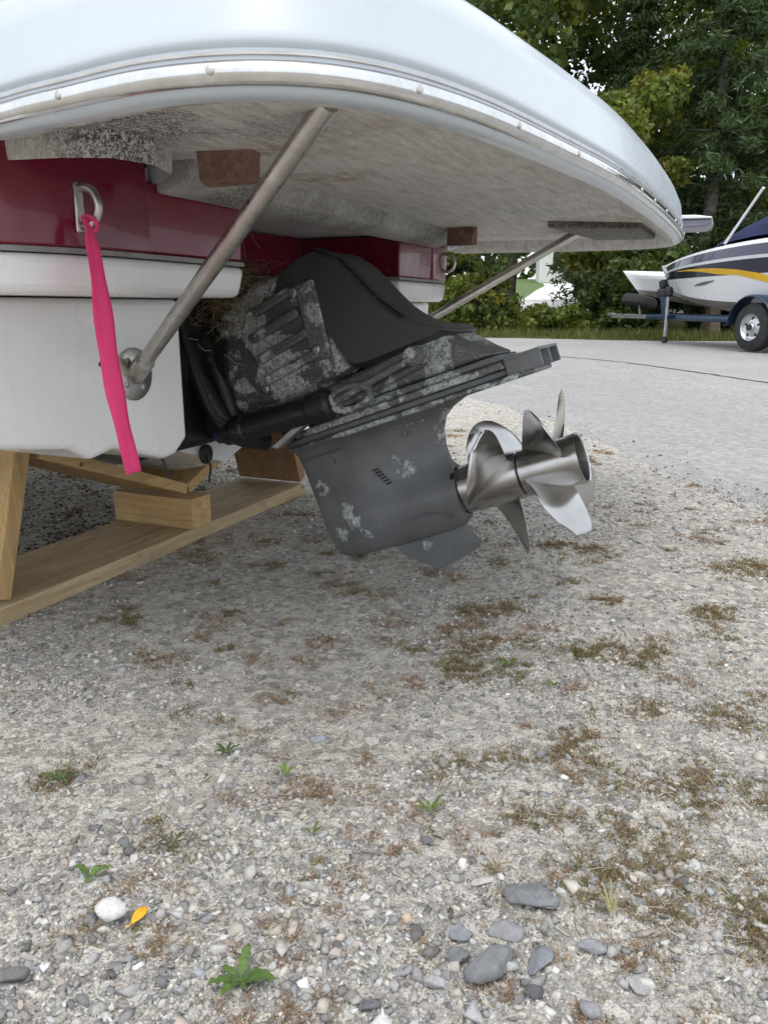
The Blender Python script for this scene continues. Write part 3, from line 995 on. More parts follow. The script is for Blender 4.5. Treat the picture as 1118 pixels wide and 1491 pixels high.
# black transom shield behind the drive
MB().box(P(-1.135, 0, .47), (.05, .72, .34)).build('transom_shield', 'drive_black', boat, bevel=.02)
MB().box(P(-1.105, 0, .66), (.05, .80, .05)).build('transom_ledge', 'drive_black', boat, bevel=.008)
# drain grommet with its loose lanyard
c = P(-1.142, -.091, .272)
b = MB().lathe(c, (1, 0, 0), [(0, .012), (0, .024), (.006, .024), (.009, .019), (.006, .013), (.002, .010)], 20)
g_ = b.build('drain_grommet', 'grommet', boat, smooth=40)
MB().tube([(c[0] + .006, c[1], c[2]), (c[0] + .012, c[1] + .004, c[2] - .03), (c[0] + .01, c[1] - .004, c[2] - .07)], .003, 6).build('lanyard', 'black_plastic', g_, smooth=60)
MB().tube([P(-.97, -.46, .342), P(-.965, -.455, .325), P(-.96, -.448, .298)], .0025, 6).build('hanging_cord', 'black_plastic', boat, smooth=60)

# ---------------- swim platform
outer = [(.66, -.88), (.657, -.80), (.653, -.726), (.64, -.662), (.632, -.609), (.617, -.512), (.621, -.44), (.641, -.382), (.679, -.334), (.745, -.295), (.855, -.26), (1.039, -.226), (1.342, -.183), (1.70, -.160), (2.0, -.150), (2.25, -.146), (2.45, -.150), (2.58, -.165), (2.67, -.205), (2.72, -.28), (2.735, -.40), (2.73, -.55), (2.71, -.70), (2.69, -.88)]
inner = [(2.55, -.88), (2.46, -.82), (2.38, -.775), (2.28, -.80), (2.24, -.838), (1.62, -.838), (1.02, -.838), (1.0, -.795), (.95, -.738), (.88, -.712), (.82, -.728), (.795, -.78), (.775, -.88)]
oc = [(p.x - UC, p.y) for p in catmull([(u, a, 0) for u, a in outer], 7)]
ic = [(u - UC, a) for u, a in inner]
NO = len(oc)
loop = oc + ic
def loop_normals(pts, closed=True):
    out = []
    n = len(pts)
    for i in range(n):
        if closed:
            p0, p1 = pts[i - 1], pts[(i + 1) % n]
        else:
            p0, p1 = pts[max(i - 1, 0)], pts[min(i + 1, n - 1)]
        t = Vector((p1[0] - p0[0], p1[1] - p0[1])).normalized()
        out.append((-t.y, t.x))        # points outward: the loop runs clockwise seen in (w, a)
    return out
LN = loop_normals(loop)
def ring(off, z, k_in=1., zi=None):
    out = []
    for i, ((w, a), (nw, na)) in enumerate(zip(loop, LN)):
        o = off if i < NO else off * k_in
        out.append(P(a + na * o, w + nw * o, z if (i < NO or zi is None) else zi))
    return out
rim = [ring(-.020, .7980, 0, .800), ring(-.010, .7985, 0, .801), ring(-.003, .8005, 0, .803), ring(0, .8045, 0, .804), ring(.002, .810, 0, .805), ring(.002, .830, 0), ring(.001, .835, 0), ring(.0035, .838, 0), ring(.004, .843, 0), ring(.001, .849, 0), ring(-.006, .892, 0), ring(-.020, .920, 0), ring(-.040, .936, .1), ring(-.07, .942, .2)]
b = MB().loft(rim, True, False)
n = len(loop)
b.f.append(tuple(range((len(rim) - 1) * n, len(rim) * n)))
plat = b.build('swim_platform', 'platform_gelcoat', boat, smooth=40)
under = [ring(-.0198, .7979, 0, .7999), ring(-.030, .7990, .05, .803), ring(-.056, .812, .05, .830), ring(-.074, .832, .08, .837)]
b = MB().loft(under, True, False)
b.f.append(tuple(range(3 * n, 4 * n)))
b.build('underside_panel', 'platform_underside', plat, smooth=40)
# polished rub rail round the outer edge
rl = oc[3:-3]
rn = loop_normals(rl, False)
pr = [(.001, .8050), (.005, .8055), (.0085, .8085), (.0102, .8145), (.0092, .8205), (.005, .8245), (.001, .8250)]
rings = [[P(a + na * o, w + nw * o, z) for (w, a), (nw, na) in zip(rl, rn)] for o, z in pr]
rail = MB().loft(rings).build('rub_rail', 'polished_rail', plat, smooth=60)
# thin seam bead above the rail
pr = [(.0015, .8282), (.0038, .8292), (.0038, .8312), (.0015, .8322)]
rings = [[P(a + na * o, w + nw * o, z) for (w, a), (nw, na) in zip(rl, rn)] for o, z in pr]
MB().loft(rings).build('rail_bead', 'stainless', plat, smooth=60)
# rail screws, one every quarter metre or so
acc = 0.; nxt = .05
for i in range(1, len(rl)):
    acc += math.hypot(rl[i][0] - rl[i - 1][0], rl[i][1] - rl[i - 1][1])
    if acc > nxt:
        nxt += .185
        (w, a), (nw, na) = rl[i], rn[i]
        MB().lathe(P(a + na * .0094, w + nw * .0094, .8160), (na, nw, .12), [(0, .0044), (.0010, .0043), (.0018, .0028), (.0021, .001)], 14).build('screw', 'stainless', rail, smooth=40)
# moulded ridge along the transom, crusted with dirt
MB().prism([(-.836, .840), (-.836, .790), (-.805, .786), (-.765, .800), (-.745, .840)], lambda a, z: P(a, -.60, z), lambda a, z: P(a, .62, z)).build('stiffener_ridge', 'crusted_gelcoat', plat, bevel=.006, seg=3)
# brown foam pads under the platform
for w0, a0, rz in ((-.62, -.675, .2), (.535, -.70, -.1)):
    b = MB().box(P(a0, w0, .815), (.080, .035, .056), Matrix.Rotation(rz, 3, 'Z'))
    for i, v in enumerate(b.v):
        b.v[i] = (v[0] + random.uniform(-.004, .004), v[1] + random.uniform(-.004, .004), v[2] + random.uniform(-.004, .004))
    b.build('brown_pad', 'rusty_brown', plat, bevel=.004)
# moulded patch at the far corner
MB().prism([(.46, -.45), (.92, -.40), (.96, -.23), (.60, -.235)], lambda w, a: P(a, w, .840), lambda w, a: P(a, w * .985, .816)).build('moulded_patch', 'mildew_patch', plat, bevel=.005)
MB().tube([P(-.42, .80, .826), P(-.24, .80, .826)], .004, 8).build('drain_tube', 'stainless', plat, smooth=60)
# square white step standing out past the far corner
st = MB().prism([(-.33, .864), (-.105, .864), (-.085, .872), (-.08, .886), (-.33, .890)], lambda a, z: P(a, 1.13, z), lambda a, z: P(a, 1.33, z)).build('corner_step', 'step_grey', boat, bevel=.004)
MB().prism([(-.33, .8915), (-.08, .8875), (-.082, .892), (-.13, .899), (-.33, .902)], lambda a, z: P(a, 1.12, z), lambda a, z: P(a, 1.34, z)).build('step_top', 'white_gelcoat', st, bevel=.003)

# ---------------- platform struts
for s, top in ((-1, P(-.43, -.785, .838)), (1, P(-.425, .80, .835))):
    base = P(-.944, s * .54, .506)
    d = (Vector(top) - Vector(base)).normalized()
    st_ = MB().tube([Vector(base) + d * .012, Vector(base).lerp(Vector(top), .5), top], .0128, 18).build('platform_strut', 'stainless', boat, smooth=50)
    MB().lathe(P(-.9505, s * .54, .506), (1, 0, 0), [(0, .046), (.004, .046), (.006, .043), (.0065, .016)], 28).build('strut_flange', 'stainless', st_, smooth=35)
    MB().tube([Vector(base) - d * .004, Vector(base) + d * .05], [.0170, .0170], 16).build('strut_collar', 'stainless', st_, smooth=40)
    for k in range(4):
        an = k * math.pi / 2 + .6
        MB().lathe(P(-.9445, s * .54 + .029 * math.cos(an), .506 + .029 * math.sin(an)), (1, 0, 0), [(0, .006), (.002, .0055), (.003, .002)], 10).build('screw', 'galvanised', st_, smooth=40)

# ---------------- stern eyes
for s in (-1, 1):
    wv = s * .757
    pl = MB().box(P(-.829, wv, .751), (.008, .017, .066)).build('stern_eye', 'stainless', boat, bevel=.004, seg=3)
    pts = [P(-.828, wv, .775), P(-.816, wv, .777), P(-.803, wv + .002, .770), P(-.797, wv + .003, .752), P(-.803, wv + .002, .735), P(-.816, wv, .727), P(-.828, wv, .728)]
    MB().tube(catmull(pts, 6), .0058, 12).build('bow', 'stainless', pl, smooth=60)

# ---------------- stern drive
def dprism(poly, hw, taper=1.):
    c0 = sum(p[0] for p in poly) / len(poly); c1 = sum(p[1] for p in poly) / len(poly)
    n = len(poly)
    b = MB()
    rings = []
    for w, k in ((-hw, taper), (-hw * .6, 1), (hw * .6, 1), (hw, taper)):
        rings.append([D(c0 + (d - c0) * k, w, c1 + (q - c1) * k) for d, q in poly])
    return b.loft(rings, True, True)
# lower unit: chord-wise sections stacked square to the shaft
secs = []
for nn, le, te, ht, blunt, round_ in [(-.082, -.355, -.10, .012, .25, .6), (-.070, -.378, -.040, .036, .6, .6), (-.048, -.388, -.022, .052, .85, .55), (-.02, -.392, -.018, .060, .96, .5), (.005, -.394, -.018, .062, .98, .5), (.030, -.396, -.018, .058, .92, .5), (.052, -.397, -.020, .048, .6, .5), (.075, -.398, -.030, .042, .25, .5), (.11, -.400, -.030, .039, .10, .5), (.15, -.402, -.022, .040, .08, .5), (.175, -.404, -.008, .044, .10, .5), (.190, -.406, .012, .056, .2, .5), (.203, -.410, .045, .078, .3, .5)]:
    L, Rr = [], []
    m = 18
    for i in range(m + 1):
        t = i / m
        x = le + (te - le) * (1 - math.cos(math.pi * t * .5)) if t < 1 else te
        x = le + (te - le) * t ** 1.6
        f = t ** 1.6
        nose = min(1, (f / .42)) ** round_ if f < .42 else 1
        tail = 1 if f < .5 else 1 - (1 - blunt) * ((f - .5) / .5) ** 1.7
        w = ht * max(nose, .0) * tail
        L.append(D(x, -w, nn)); Rr.append(D(x, w, nn))
    secs.append(L + Rr[::-1][:-1])
lower = MB().loft(secs, True, True).build('lower_unit', 'drive_paint', boat, smooth=45)
# intake slots on the side of the lower unit
for k in range(6):
    MB().box(D(-.197 + .010 * k * .45, -.0405, .108 - .0075 * k), (.014, .008, .0035), Matrix.Rotation(-TILT - .1, 3, 'Y')).build('intake_slot', 'drive_black', lower)
# drain screws, pick-up and a cast line on the lower unit
for d, q, w in ((-.30, .155, -.0385), (-.10, .165, -.0430), (-.355, .10, -.030)):
    MB().lathe(D(d, w, q), (0, -1, 0), [(0, .0075), (.003, .007), (.004, .003)], 10).build('screw', 'drive_corroded', lower, smooth=30)
MB().tube([D(-.375, -.024, .176), D(-.30, -.0415, .178), D(-.18, -.0450, .180), D(-.05, -.0300, .182)], .0022, 6).build('casting_line', 'drive_corroded', lower, smooth=60)
MB().tube([D(-.17, -.058, -.022), D(-.10, -.060, -.018), D(-.06, -.060, -.028), D(-.05, -.058, -.045)], .003, 6).build('casting_line', 'drive_paint', lower, smooth=60)
# chalky corrosion scabs
def scab(pts_dn, w, th, seed, parent, mat='drive_crusted'):
    r = random.Random(seed)
    b = MB()
    c = (sum(p[0] for p in pts_dn) / len(pts_dn), sum(p[1] for p in pts_dn) / len(pts_dn))
    lo = catmull([(d, n_, 0) for d, n_ in pts_dn], 6, True)
    lo = [(p.x + r.gauss(0, .0018), p.y + r.gauss(0, .0018)) for p in lo]
    m = len(lo)
    vs = [D(d, w(d, n_) + .002, n_) for d, n_ in lo] + [D(c[0] + (d - c[0]) * .82, w(d, n_) - th, c[1] + (n_ - c[1]) * .82) for d, n_ in lo] + [D(c[0], w(*c) - th * 1.1, c[1])]
    fs = [(i, (i + 1) % m, m + (i + 1) % m, m + i) for i in range(m)] + [(m + i, m + (i + 1) % m, 2 * m) for i in range(m)]
    return b.add(vs, fs).build('corrosion_scab', mat, parent, smooth=60)
wl = lambda d, n_: -.0405 - .012 * max(0, 1 - abs(n_) / .06)
skeg_poly = [(-.225, -.075), (-.215, -.105), (-.170, -.140), (-.140, -.160), (-.085, -.150), (-.027, -.131), (-.022, -.118), (-.040, -.085), (-.045, -.060)]
b = MB()
b.loft([[D(d, -.0035 - .012 * max(0, (q + .13) / .07), q) for d, q in skeg_poly], [D(d, .0035 + .012 * max(0, (q + .13) / .07), q) for d, q in skeg_poly]], True, True)
b.build('skeg', 'drive_paint', lower, bevel=.002)

# anti-ventilation plate and its stacked flanges
def plate(name, n0, n1, sc, mat, d0=-.40, d1=.228, bevel=.004):
    pl = [(d0, .045), (d0 + .06, .085), (d0 + .16, .105), (-.05, .112), (.12, .105), (d1, .085)]
    poly = [(d, w * sc) for d, w in pl] + [(d, -w * sc) for d, w in pl[::-1]]
    return MB().prism(poly, lambda d, w: D(d, w, n0), lambda d, w: D(d, w, n1)).build(name, mat, boat, bevel=bevel)
pl = plate('cavitation_plate', .203, .214, 1.0, 'drive_corroded', d1=.228)
plate('plate_web', .2145, .230, .80, 'drive_paint', d1=.172)
plate('plate_flange', .2305, .246, .97, 'drive_corroded', -.37, .172)
plate('plate_rib', .2465, .262, .86, 'drive_corroded', -.33, .165)
# open box tail of the plate
b = MB()
b.box(D(.212, 0, .2475), (.075, .176, .006), Matrix.Rotation(-TILT, 3, 'Y'))
for w in (-.085, 0, .085):
    b.box(D(.212, w, .229), (.075, .006, .032), Matrix.Rotation(-TILT, 3, 'Y'))
b.box(D(.175, 0, .229), (.006, .166, .030), Matrix.Rotation(-TILT, 3, 'Y'))
b.build('plate_tail', 'drive_paint', pl, bevel=.0015)
MB().box(D(.208, -.040, .228), (.012, .072, .026), Matrix.Rotation(-TILT, 3, 'Y')).build('tail_anode', 'galvanised', pl, bevel=.002)
# exhaust housing above the plate
ex = dprism([(-.36, .2625), (-.36, .30), (-.30, .318), (-.13, .328), (.03, .35), (.075, .343), (.105, .318), (.135, .287), (.165, .2625)], .078, .93).build('exhaust_housing', 'drive_corroded', boat, bevel=.008)
MB().tube([D(-.30, -.080, .268), D(-.10, -.084, .283), (D(.02, -.080, .300))], .010, 10).build('casting_ridge', 'drive_corroded', ex, smooth=60)
for d in (-.235, -.15, -.055, .05, .12):
    MB().lathe(D(d, -.1055, .238), (0, -1, 0), [(0, .006), (.004, .0055), (.005, .002)], 8).build('bolt', 'galvanised', pl, smooth=30)
# upper gear housing with ribs
up = dprism([(-.485, .33), (-.475, .50), (-.43, .57), (-.32, .598), (-.21, .585), (-.15, .42), (-.15, .33), (-.22, .315), (-.44, .315)], .10, .9).build('gear_housing', 'drive_crusted', boat, bevel=.016, seg=3)
for k, (d, q, l) in enumerate([(-.285, .530, .13), (-.29, .482, .14), (-.285, .434, .14), (-.28, .385, .15)]):
    MB().box(D(d, -.106, q), (l, .022, .020), Matrix.Rotation(-TILT, 3, 'Y') @ Matrix.Rotation(-.12, 3, 'Y')).build('casting_rib', 'drive_corroded', up, bevel=.005, seg=3)
MB().box(D(-.195, -.100, .46), (.05, .02, .17), Matrix.Rotation(-TILT + .1, 3, 'Y')).build('casting_flange', 'drive_corroded', up, bevel=.006)
for d, q in ((-.215, .53), (-.205, .40), (-.36, .36), (-.40, .52)):
    MB().lathe(D(d, -.110, q), (0, -1, 0), [(0, .011), (.006, .0105), (.008, .006)], 6).build('bolt', 'galvanised', up)
# smooth black hood over the top gear
hood = [(-.275, .555), (-.255, .590), (-.215, .602), (-.157, .602), (-.115, .580), (-.085, .535), (-.058, .482), (-.030, .432), (.005, .392), (.04, .366), (.09, .343), (.088, .330), (-.02, .327), (-.115, .327), (-.150, .345), (-.180, .43), (-.20, .50), (-.235, .54)]
hood = [(p.x, p.y) for p in catmull([(d, q, 0) for d, q in hood], 4, True)]
hd = dprism(hood, .105, .90).build('hood', 'drive_hood', boat, bevel=.010, seg=3)
MB().tube([D(-.150, -.070, .603), D(-.095, -.074, .560), D(-.045, -.074, .462), D(.0, -.072, .402)], .006, 8).build('hood_seam', 'drive_hood', hd, smooth=60)
# gimbal ring and bellows between drive and transom
for s in (-1, 1):
    pts = [D(-.50, s * .0, .64), D(-.505, s * .09, .62), D(-.50, s * .145, .55), D(-.50, s * .155, .46), D(-.49, s * .150, .37), D(-.47, s * .13, .29), D(-.44, s * .06, .25)]
    MB().tube(catmull(pts, 6), [.024] * 37, 12).build('gimbal_ring', 'drive_black', boat, smooth=60)
b0 = Vector(P(-1.11, 0, .50)); b1 = Vector(D(-.44, 0, .45))
prof = []
for i in range(25):
    t = i / 24
    prof.append((t * (b1 - b0).length, .105 + .012 * math.cos(i * math.pi)))
MB().lathe(b0, b1 - b0, prof, 28).build('bellows', 'rubber', boat, smooth=70)
MB().prism([(-.60, .30), (-.60, .56), (-.50, .60), (-.46, .50), (-.46, .28)], lambda d, q: D(d, -.12, q), lambda d, q: D(d, .12, q)).build('gimbal_housing', 'drive_black', boat, bevel=.02, seg=3)
# trim cylinders with rods, one each side
for s in (-1, 1):
    c0 = Vector(P(-1.045, s * .14, .335)); c1 = Vector(P(-.765, s * .14, .420))
    ax = (c1 - c0).normalized()
    cy = MB().lathe(c0, ax, [(0, .020), (.004, .028), (.03, .030), (.035, .034), (.06, .034), (.065, .030), (.235, .030), (.24, .034), (.285, .034), (.292, .024)], 24).build('trim_cylinder', 'drive_black', boat, smooth=35)
    MB().lathe(c0 - ax * .022, ax, [(0, .010), (.003, .019), (.022, .021)], 18).build('end_cap', 'blue_cap', cy, smooth=35)
    r1 = Vector(P(-.575, s * .135, .525))
    MB().tube([c1, c1.lerp(r1, .5), r1], .0085, 12).build('rod', 'drive_corroded', cy, smooth=60)
    tor = []
    side = Vector((0, 1, 0)); upv = ax.cross(side)
    for k in range(25):
        an = 2 * math.pi * k / 24
        tor.append(c1 + ax * (.045 + .05 * math.cos(an)) + upv * (.024 * math.sin(an)) + side * (-s * .0))
    MB().tube(tor, .008, 8, False).build('rod_shackle', 'drive_corroded', cy, smooth=60)
    MB().lathe(r1 - Vector((0, .022, 0)), (0, 1, 0), [(0, .017), (.002, .02), (.042, .02), (.044, .017)], 18).build('rod_end', 'drive_corroded', cy, smooth=35)
    # hydraulic hose
    MB().tube(catmull([P(-1.11, s * .20, .60), P(-1.07, s * .215, .50), P(-1.04, s * .20, .40), P(-1.03, s * .165, .365)], 8), .008, 8).build('hydraulic_hose', 'rubber', cy, smooth=60)
# pale anode wedge under the cylinder
MB().prism([(-.40, .232), (-.30, .268), (-.29, .255), (-.38, .222)], lambda d, q: D(d, -.118, q), lambda d, q: D(d, -.085, q)).build('anode_wedge', 'galvanised', boat, bevel=.003)

# ---------------- twin propellers
N0 = .005
def ptp(d, r, phi):
    """phi from straight up (shaft-normal) towards the near side"""
    return D(d, -r * math.sin(phi), N0 + r * math.cos(phi))
def blade(parent, d0, phi0, Rt, rh, pitch, hand, chord, rake, skew, th=.0045):
    nr, nc = 14, 12
    up_s, lo_s = [], []
    for i in range(nr + 1):
        t = i / nr
        r = rh * .86 + (Rt - rh * .86) * t
        be = math.atan2(pitch, 2 * math.pi * r)
        ch = chord * (.74 + .62 * t - .15 * t * t) * math.sqrt(max(0.0, 1 - max(0, (t - .42) / .58) ** 2.6)) + .0015
        ru, rl_ = [], []
        for j in range(nc + 1):
            s = j / nc - .5
            tk = th * (1 - .72 * t) * (1 - (2 * s) ** 2) ** .5 + .0006
            ax_ = s * ch * math.sin(be) + rake * (r - rh) + .10 * ch * (1 - 4 * s * s) * .5
            an = phi0 + hand * (s * ch * math.cos(be)) / r + hand * skew * t * t
            ru.append(ptp(d0 + ax_ + tk * .5, r, an)); rl_.append(ptp(d0 + ax_ - tk * .5, r, an))
        up_s.append(ru + rl_[::-1])
    return MB().loft(up_s, True, True).build('blade', 'propeller_steel', parent, smooth=50)
o = D(0, 0, N0)
fp = MB().lathe(o, DAX, [(-.020, .048), (-.016, .0535), (.0, .0545), (.05, .0545), (.10, .0535), (.118, .0525), (.121, .048)], 40).build('front_propeller', 'propeller_steel', boat, smooth=35)
rp = MB().lathe(o, DAX, [(.1215, .047), (.124, .0525), (.18, .0520), (.228, .0525), (.248, .0555), (.252, .0550), (.250, .0505), (.20, .0475), (.15, .047), (.149, .018), (.19, .016), (.192, .0)], 40, False).build('rear_propeller', 'propeller_steel', boat, smooth=35)
MB().lathe(o, DAX, [(-.036, .050), (-.030, .0555), (-.0205, .0555)], 40).build('shaft_ring', 'drive_black', boat, smooth=35)
for ph in (74, 194, 314):
    blade(fp, .050, R(ph), .177, .054, .46, -1, .165, .20, .25, .0036)
for ph in (40, 130, 220, 310):
    blade(rp, .178, R(ph), .174, .053, .50, 1, .130, .34, .2, .0036)

# dry grass caught round the top of the drive (an old nest)
def nest():
    r = np.random.default_rng(9)
    n = 1700
    th = r.normal(size=(n, 3)) * np.array([.050, .060, .045])
    c = np.array(D(-.41, -.07, .600))
    p0 = c + th + np.array([0, 0, .0])
    dr = r.normal(size=(n, 3)); dr[:, 2] *= .55; dr /= np.linalg.norm(dr, axis=1)[:, None]
    ln = r.uniform(.02, .075, n)[:, None]
    sd_ = np.cross(dr, r.normal(size=(n, 3))); sd_ /= np.linalg.norm(sd_, axis=1)[:, None]
    w = .0008
    mid = p0 + dr * ln * .5 + r.normal(size=(n, 3)) * .006
    V = np.stack([p0 - sd_ * w, p0 + sd_ * w, mid + sd_ * w, mid - sd_ * w, p0 + dr * ln + sd_ * w * .5, p0 + dr * ln - sd_ * w * .5], 1).reshape(-1, 3)
    i = np.arange(n) * 6
    F = np.concatenate([np.stack([i, i + 1, i + 2, i + 3], 1), np.stack([i + 3, i + 2, i + 4, i + 5], 1)])
    cols = np.array([(.30, .22, .13), (.40, .32, .20), (.18, .12, .07)])[r.integers(0, 3, n)]
    o = fast_mesh('dry_grass', V, F, 'blades', np.repeat(cols, 6, 0))
    o.location = (BX, BY, 0); o.rotation_euler = (0, 0, -T)
    tag(o, 'tangle of dry brown grass caught on top of the stern drive', 'dry grass', kind='stuff')
nest()

# ------------------------------------------------------------ pink ribbon tied to the stern eye
def ribbon():
    path = [(-.803, .850, .738), (-.795, .840, .729), (-.788, .838, .697), (-.784, .840, .635), (-.782, .843, .571), (-.782, .851, .504), (-.783, .862, .443), (-.785, .876, .382)]
    wid = [.005, .009, .021, .029, .0315, .031, .030, .030]
    cen = catmull([P(a, u - UC, z) for a, u, z in path], 8)
    secs = []
    for i, p in enumerate(cen):
        f = i / (len(cen) - 1) * (len(wid) - 1)
        k = min(int(f), len(wid) - 2)
        w = wid[k] + (wid[k + 1] - wid[k]) * (f - k)
        tw = .25 + .5 * math.exp(-f * 1.6) + .12 * math.sin(f * 1.5)
        s = Vector((math.sin(tw) * .5, math.cos(tw), 0)).normalized()
        nn = Vector((s.y, -s.x, 0))
        secs.append([p + s * (w * q / 2) + nn * (.0022 * math.cos(q * 2.4 + f * 1.3) * min(1, f) + .0014 * math.sin(f * 4.1) * q) for q in (-1, -.5, 0, .5, 1)])
    b = MB().loft(secs)
    o = b.build('pink_ribbon', 'pink_ribbon', None, smooth=70, solid=.0008, fix=False)
    # knot loop round the eye
    k = MB().tube(catmull([P(-.806, -.772, .738), P(-.799, -.770, .737), P(-.797, -.760, .729), P(-.804, -.756, .721), P(-.813, -.760, .724), P(-.813, -.768, .735), P(-.806, -.772, .738)], 6), .0028, 8).build('knot', 'pink_ribbon', o, smooth=60)
    o.location = (BX, BY, 0); o.rotation_euler = (0, 0, -T)
    tag(o, 'bright pink webbing ribbon hanging from the stern eye', 'ribbon')
ribbon()

# ------------------------------------------------------------ timber cradle under the hull
cr = thing('timber_cradle', (BX, BY, 0), -T, 'timber boat cradle of sawn boards under the white hull', 'boat cradle')
def board(name, mat, c0, c1, hw, th, up, parent=cr):
    """board whose long axis runs c0 -> c1, hw half its width along the boat, th its thickness along up"""
    c0, c1, up = Vector(c0), Vector(c1), Vector(up).normalized()
    ax = (c1 - c0).normalized()
    side = up.cross(ax).normalized()
    vs = [c + side * (sg * hw) + up * (sz * th / 2) for c in (c0, c1) for sg in (-1, 1) for sz in (-1, 1)]
    return MB().add(vs, [(0, 1, 3, 2), (4, 6, 7, 5), (0, 4, 5, 1), (2, 3, 7, 6), (0, 2, 6, 4), (1, 5, 7, 3)]).build(name, mat, parent, bevel=.0025)
am = -1.395
board('runner', 'wood_athwart', P(am, -.70, .020), P(am, .62, .020), .125, .038, (0, 0, 1))
for s, m in ((-1, 'wood_upright'), (1, 'wood_upright_brown')):
    c = .008
    p0 = Vector(P(am, c + s * .592, .040)); p1 = Vector(P(am, c + s * .490, .365))
    ax = (p1 - p0).normalized()
    nrm = Vector((0, ax.z, -ax.y)) * s
    board('upright', m, p0 + nrm * .019 + ax * .007, p1 + nrm * .019, .122, .038, nrm)
    q0 = Vector(P(am, c + s * .004, .151)); q1 = Vector(P(am, c + s * .472, .330))
    axq = (q1 - q0).normalized()
    nq = Vector((0, -axq.z * s, axq.y * s))
    if nq.z < 0: nq = -nq
    board('bearer_arm', 'wood_arm', q0 - nq * .0, q1, .118, .028, nq)
board('keel_block', 'wood_block', P(-1.262, .040, .0815), P(-1.53, .040, .0815), .042, .084, (0, 0, 1))
# the front frame of the cradle, far under the hull
for dx in (-2.6,):
    board('runner', 'wood_athwart', P(am + dx, -.70, .020), P(am + dx, .70, .020), .125, .038, (0, 0, 1))
    board('keel_block', 'wood_block', P(am + dx, -.06, .120), P(am + dx, .06, .120), .09, .16, (0, 0, 1))
# ------------------------------------------------------------ boat and trailer across the road
AX, AY = 6.38, 11.74
HEAD = R(90 + 18)
def hull_fn(L0, L1, beam, zk, zc, zs, bowrise=.18, rake=.55):
    """returns section(x) -> profile points, port side, for a small runabout"""
    def sec(x):
        t = min(1, max(0, (x - (L0 + (L1 - L0) * .42)) / ((L1 - L0) * .58)))
        b = beam * .5 * max(.012, (1 - t ** 2.6))
        k = zk + (zc + .16 - zk) * t ** 3
        c = zc + .26 * t ** 2
        s = zs + bowrise * t ** 1.5
        def rx(z): return x + rake * t ** 2 * (z - zk)
        prof = [(0, k), (.80 * b, c), (.93 * b, c + (s - c) * .46), (1.0 * b, c + (s - c) * .69), (1.015 * b, c + (s - c) * .74), (.95 * b, c + (s - c) * .92), (.86 * b, s), (.60 * b, s + .05), (0, s + .07)]
        return [(rx(z), y, z) for y, z in prof]
    return sec
def hull_parts(t, sec, L0, L1, strips):
    xs = [L0 + (L1 - L0) * (1 - (1 - i / 22) ** 1.4) for i in range(23)]
    S = [sec(x) for x in xs]
    for name, i0, i1, mat in strips:
        b = MB()
        b.loft([s[i0:i1 + 1] for s in S])
        b.loft([[(p[0], -p[1], p[2]) for p in s[i0:i1 + 1]] for s in S])
        b.build(name, mat, t, smooth=50)
    s = S[0]
    b = MB().add(s + [(p[0], -p[1], p[2]) for p in s[::-1][1:-1]], [tuple(range(len(s) * 2 - 2))])
    b.build('transom', 'boat_white', t)

pb = thing('parked_boat', (AX, AY, 0), HEAD, 'white and navy runabout with yellow swoosh and navy canvas on the trailer', 'boat')
sec = hull_fn(-2.3, 3.0, 2.45, .47, .68, 1.56, -.26, .75)
hull_parts(pb, sec, -2.3, 3.0, [('hull_bottom', 0, 1, 'dull_hull_bottom'), ('hull_side', 1, 2, 'boat_white'), ('navy_band', 2, 3, 'navy_gelcoat'), ('white_stripe', 3, 4, 'boat_white'), ('upper_band', 4, 5, 'navy_gelcoat'), ('gunwale', 5, 6, 'boat_white'), ('deck', 6, 8, 'boat_white')])
# graphics, laid 4 mm off the topsides
def graphic(name, mat, pts):
    secs = []
    for x, f0, f1 in pts:
        s = sec(x)
        def at(f):
            i = int(f); p, q = Vector(s[i]), Vector(s[min(i + 1, len(s) - 1)])
            v = p.lerp(q, f - i)
            return (v.x, v.y + .006, v.z)
        secs.append([at(f0), at((f0 + f1) / 2), at(f1)])
    MB().loft(secs).build(name, mat, pb, smooth=60)
graphic('yellow_swoosh', 'yellow_graphic', [(2.0, 2.80, 2.84), (1.6, 2.66, 2.80), (1.2, 2.44, 2.72), (.8, 2.10, 2.58), (.4, 1.98, 2.36), (0, 1.75, 2.02), (-.5, 1.5, 1.7)])
graphic('grey_swoosh', 'grey_graphic', [(1.55, 1.62, 1.63), (1.4, 1.60, 1.72), (1.2, 1.66, 1.80), (.95, 1.80, 1.84)])
# canvas over the cockpit
secs = []
for x, hh, ww in [(1.75, .02, .55), (1.3, .10, .80), (.8, .30, .92), (.3, .42, .98), (-.8, .42, 1.0), (-1.8, .22, 1.0), (-2.2, .05, .98)]:
    zb = sec(x)[6][2] + .015
    secs.append([(x, ww * math.cos(a), zb + .05 + hh * math.sin(a) ** .8) for a in [k * math.pi / 10 for k in range(11)]])
MB().loft(secs).build('canvas_cover', 'navy_canvas', pb, smooth=50)
MB().tube([(.95, .96, 1.55), (.25, 1.0, 2.25)], .02, 8).build('tower_pole', 'boat_white', pb, smooth=60)

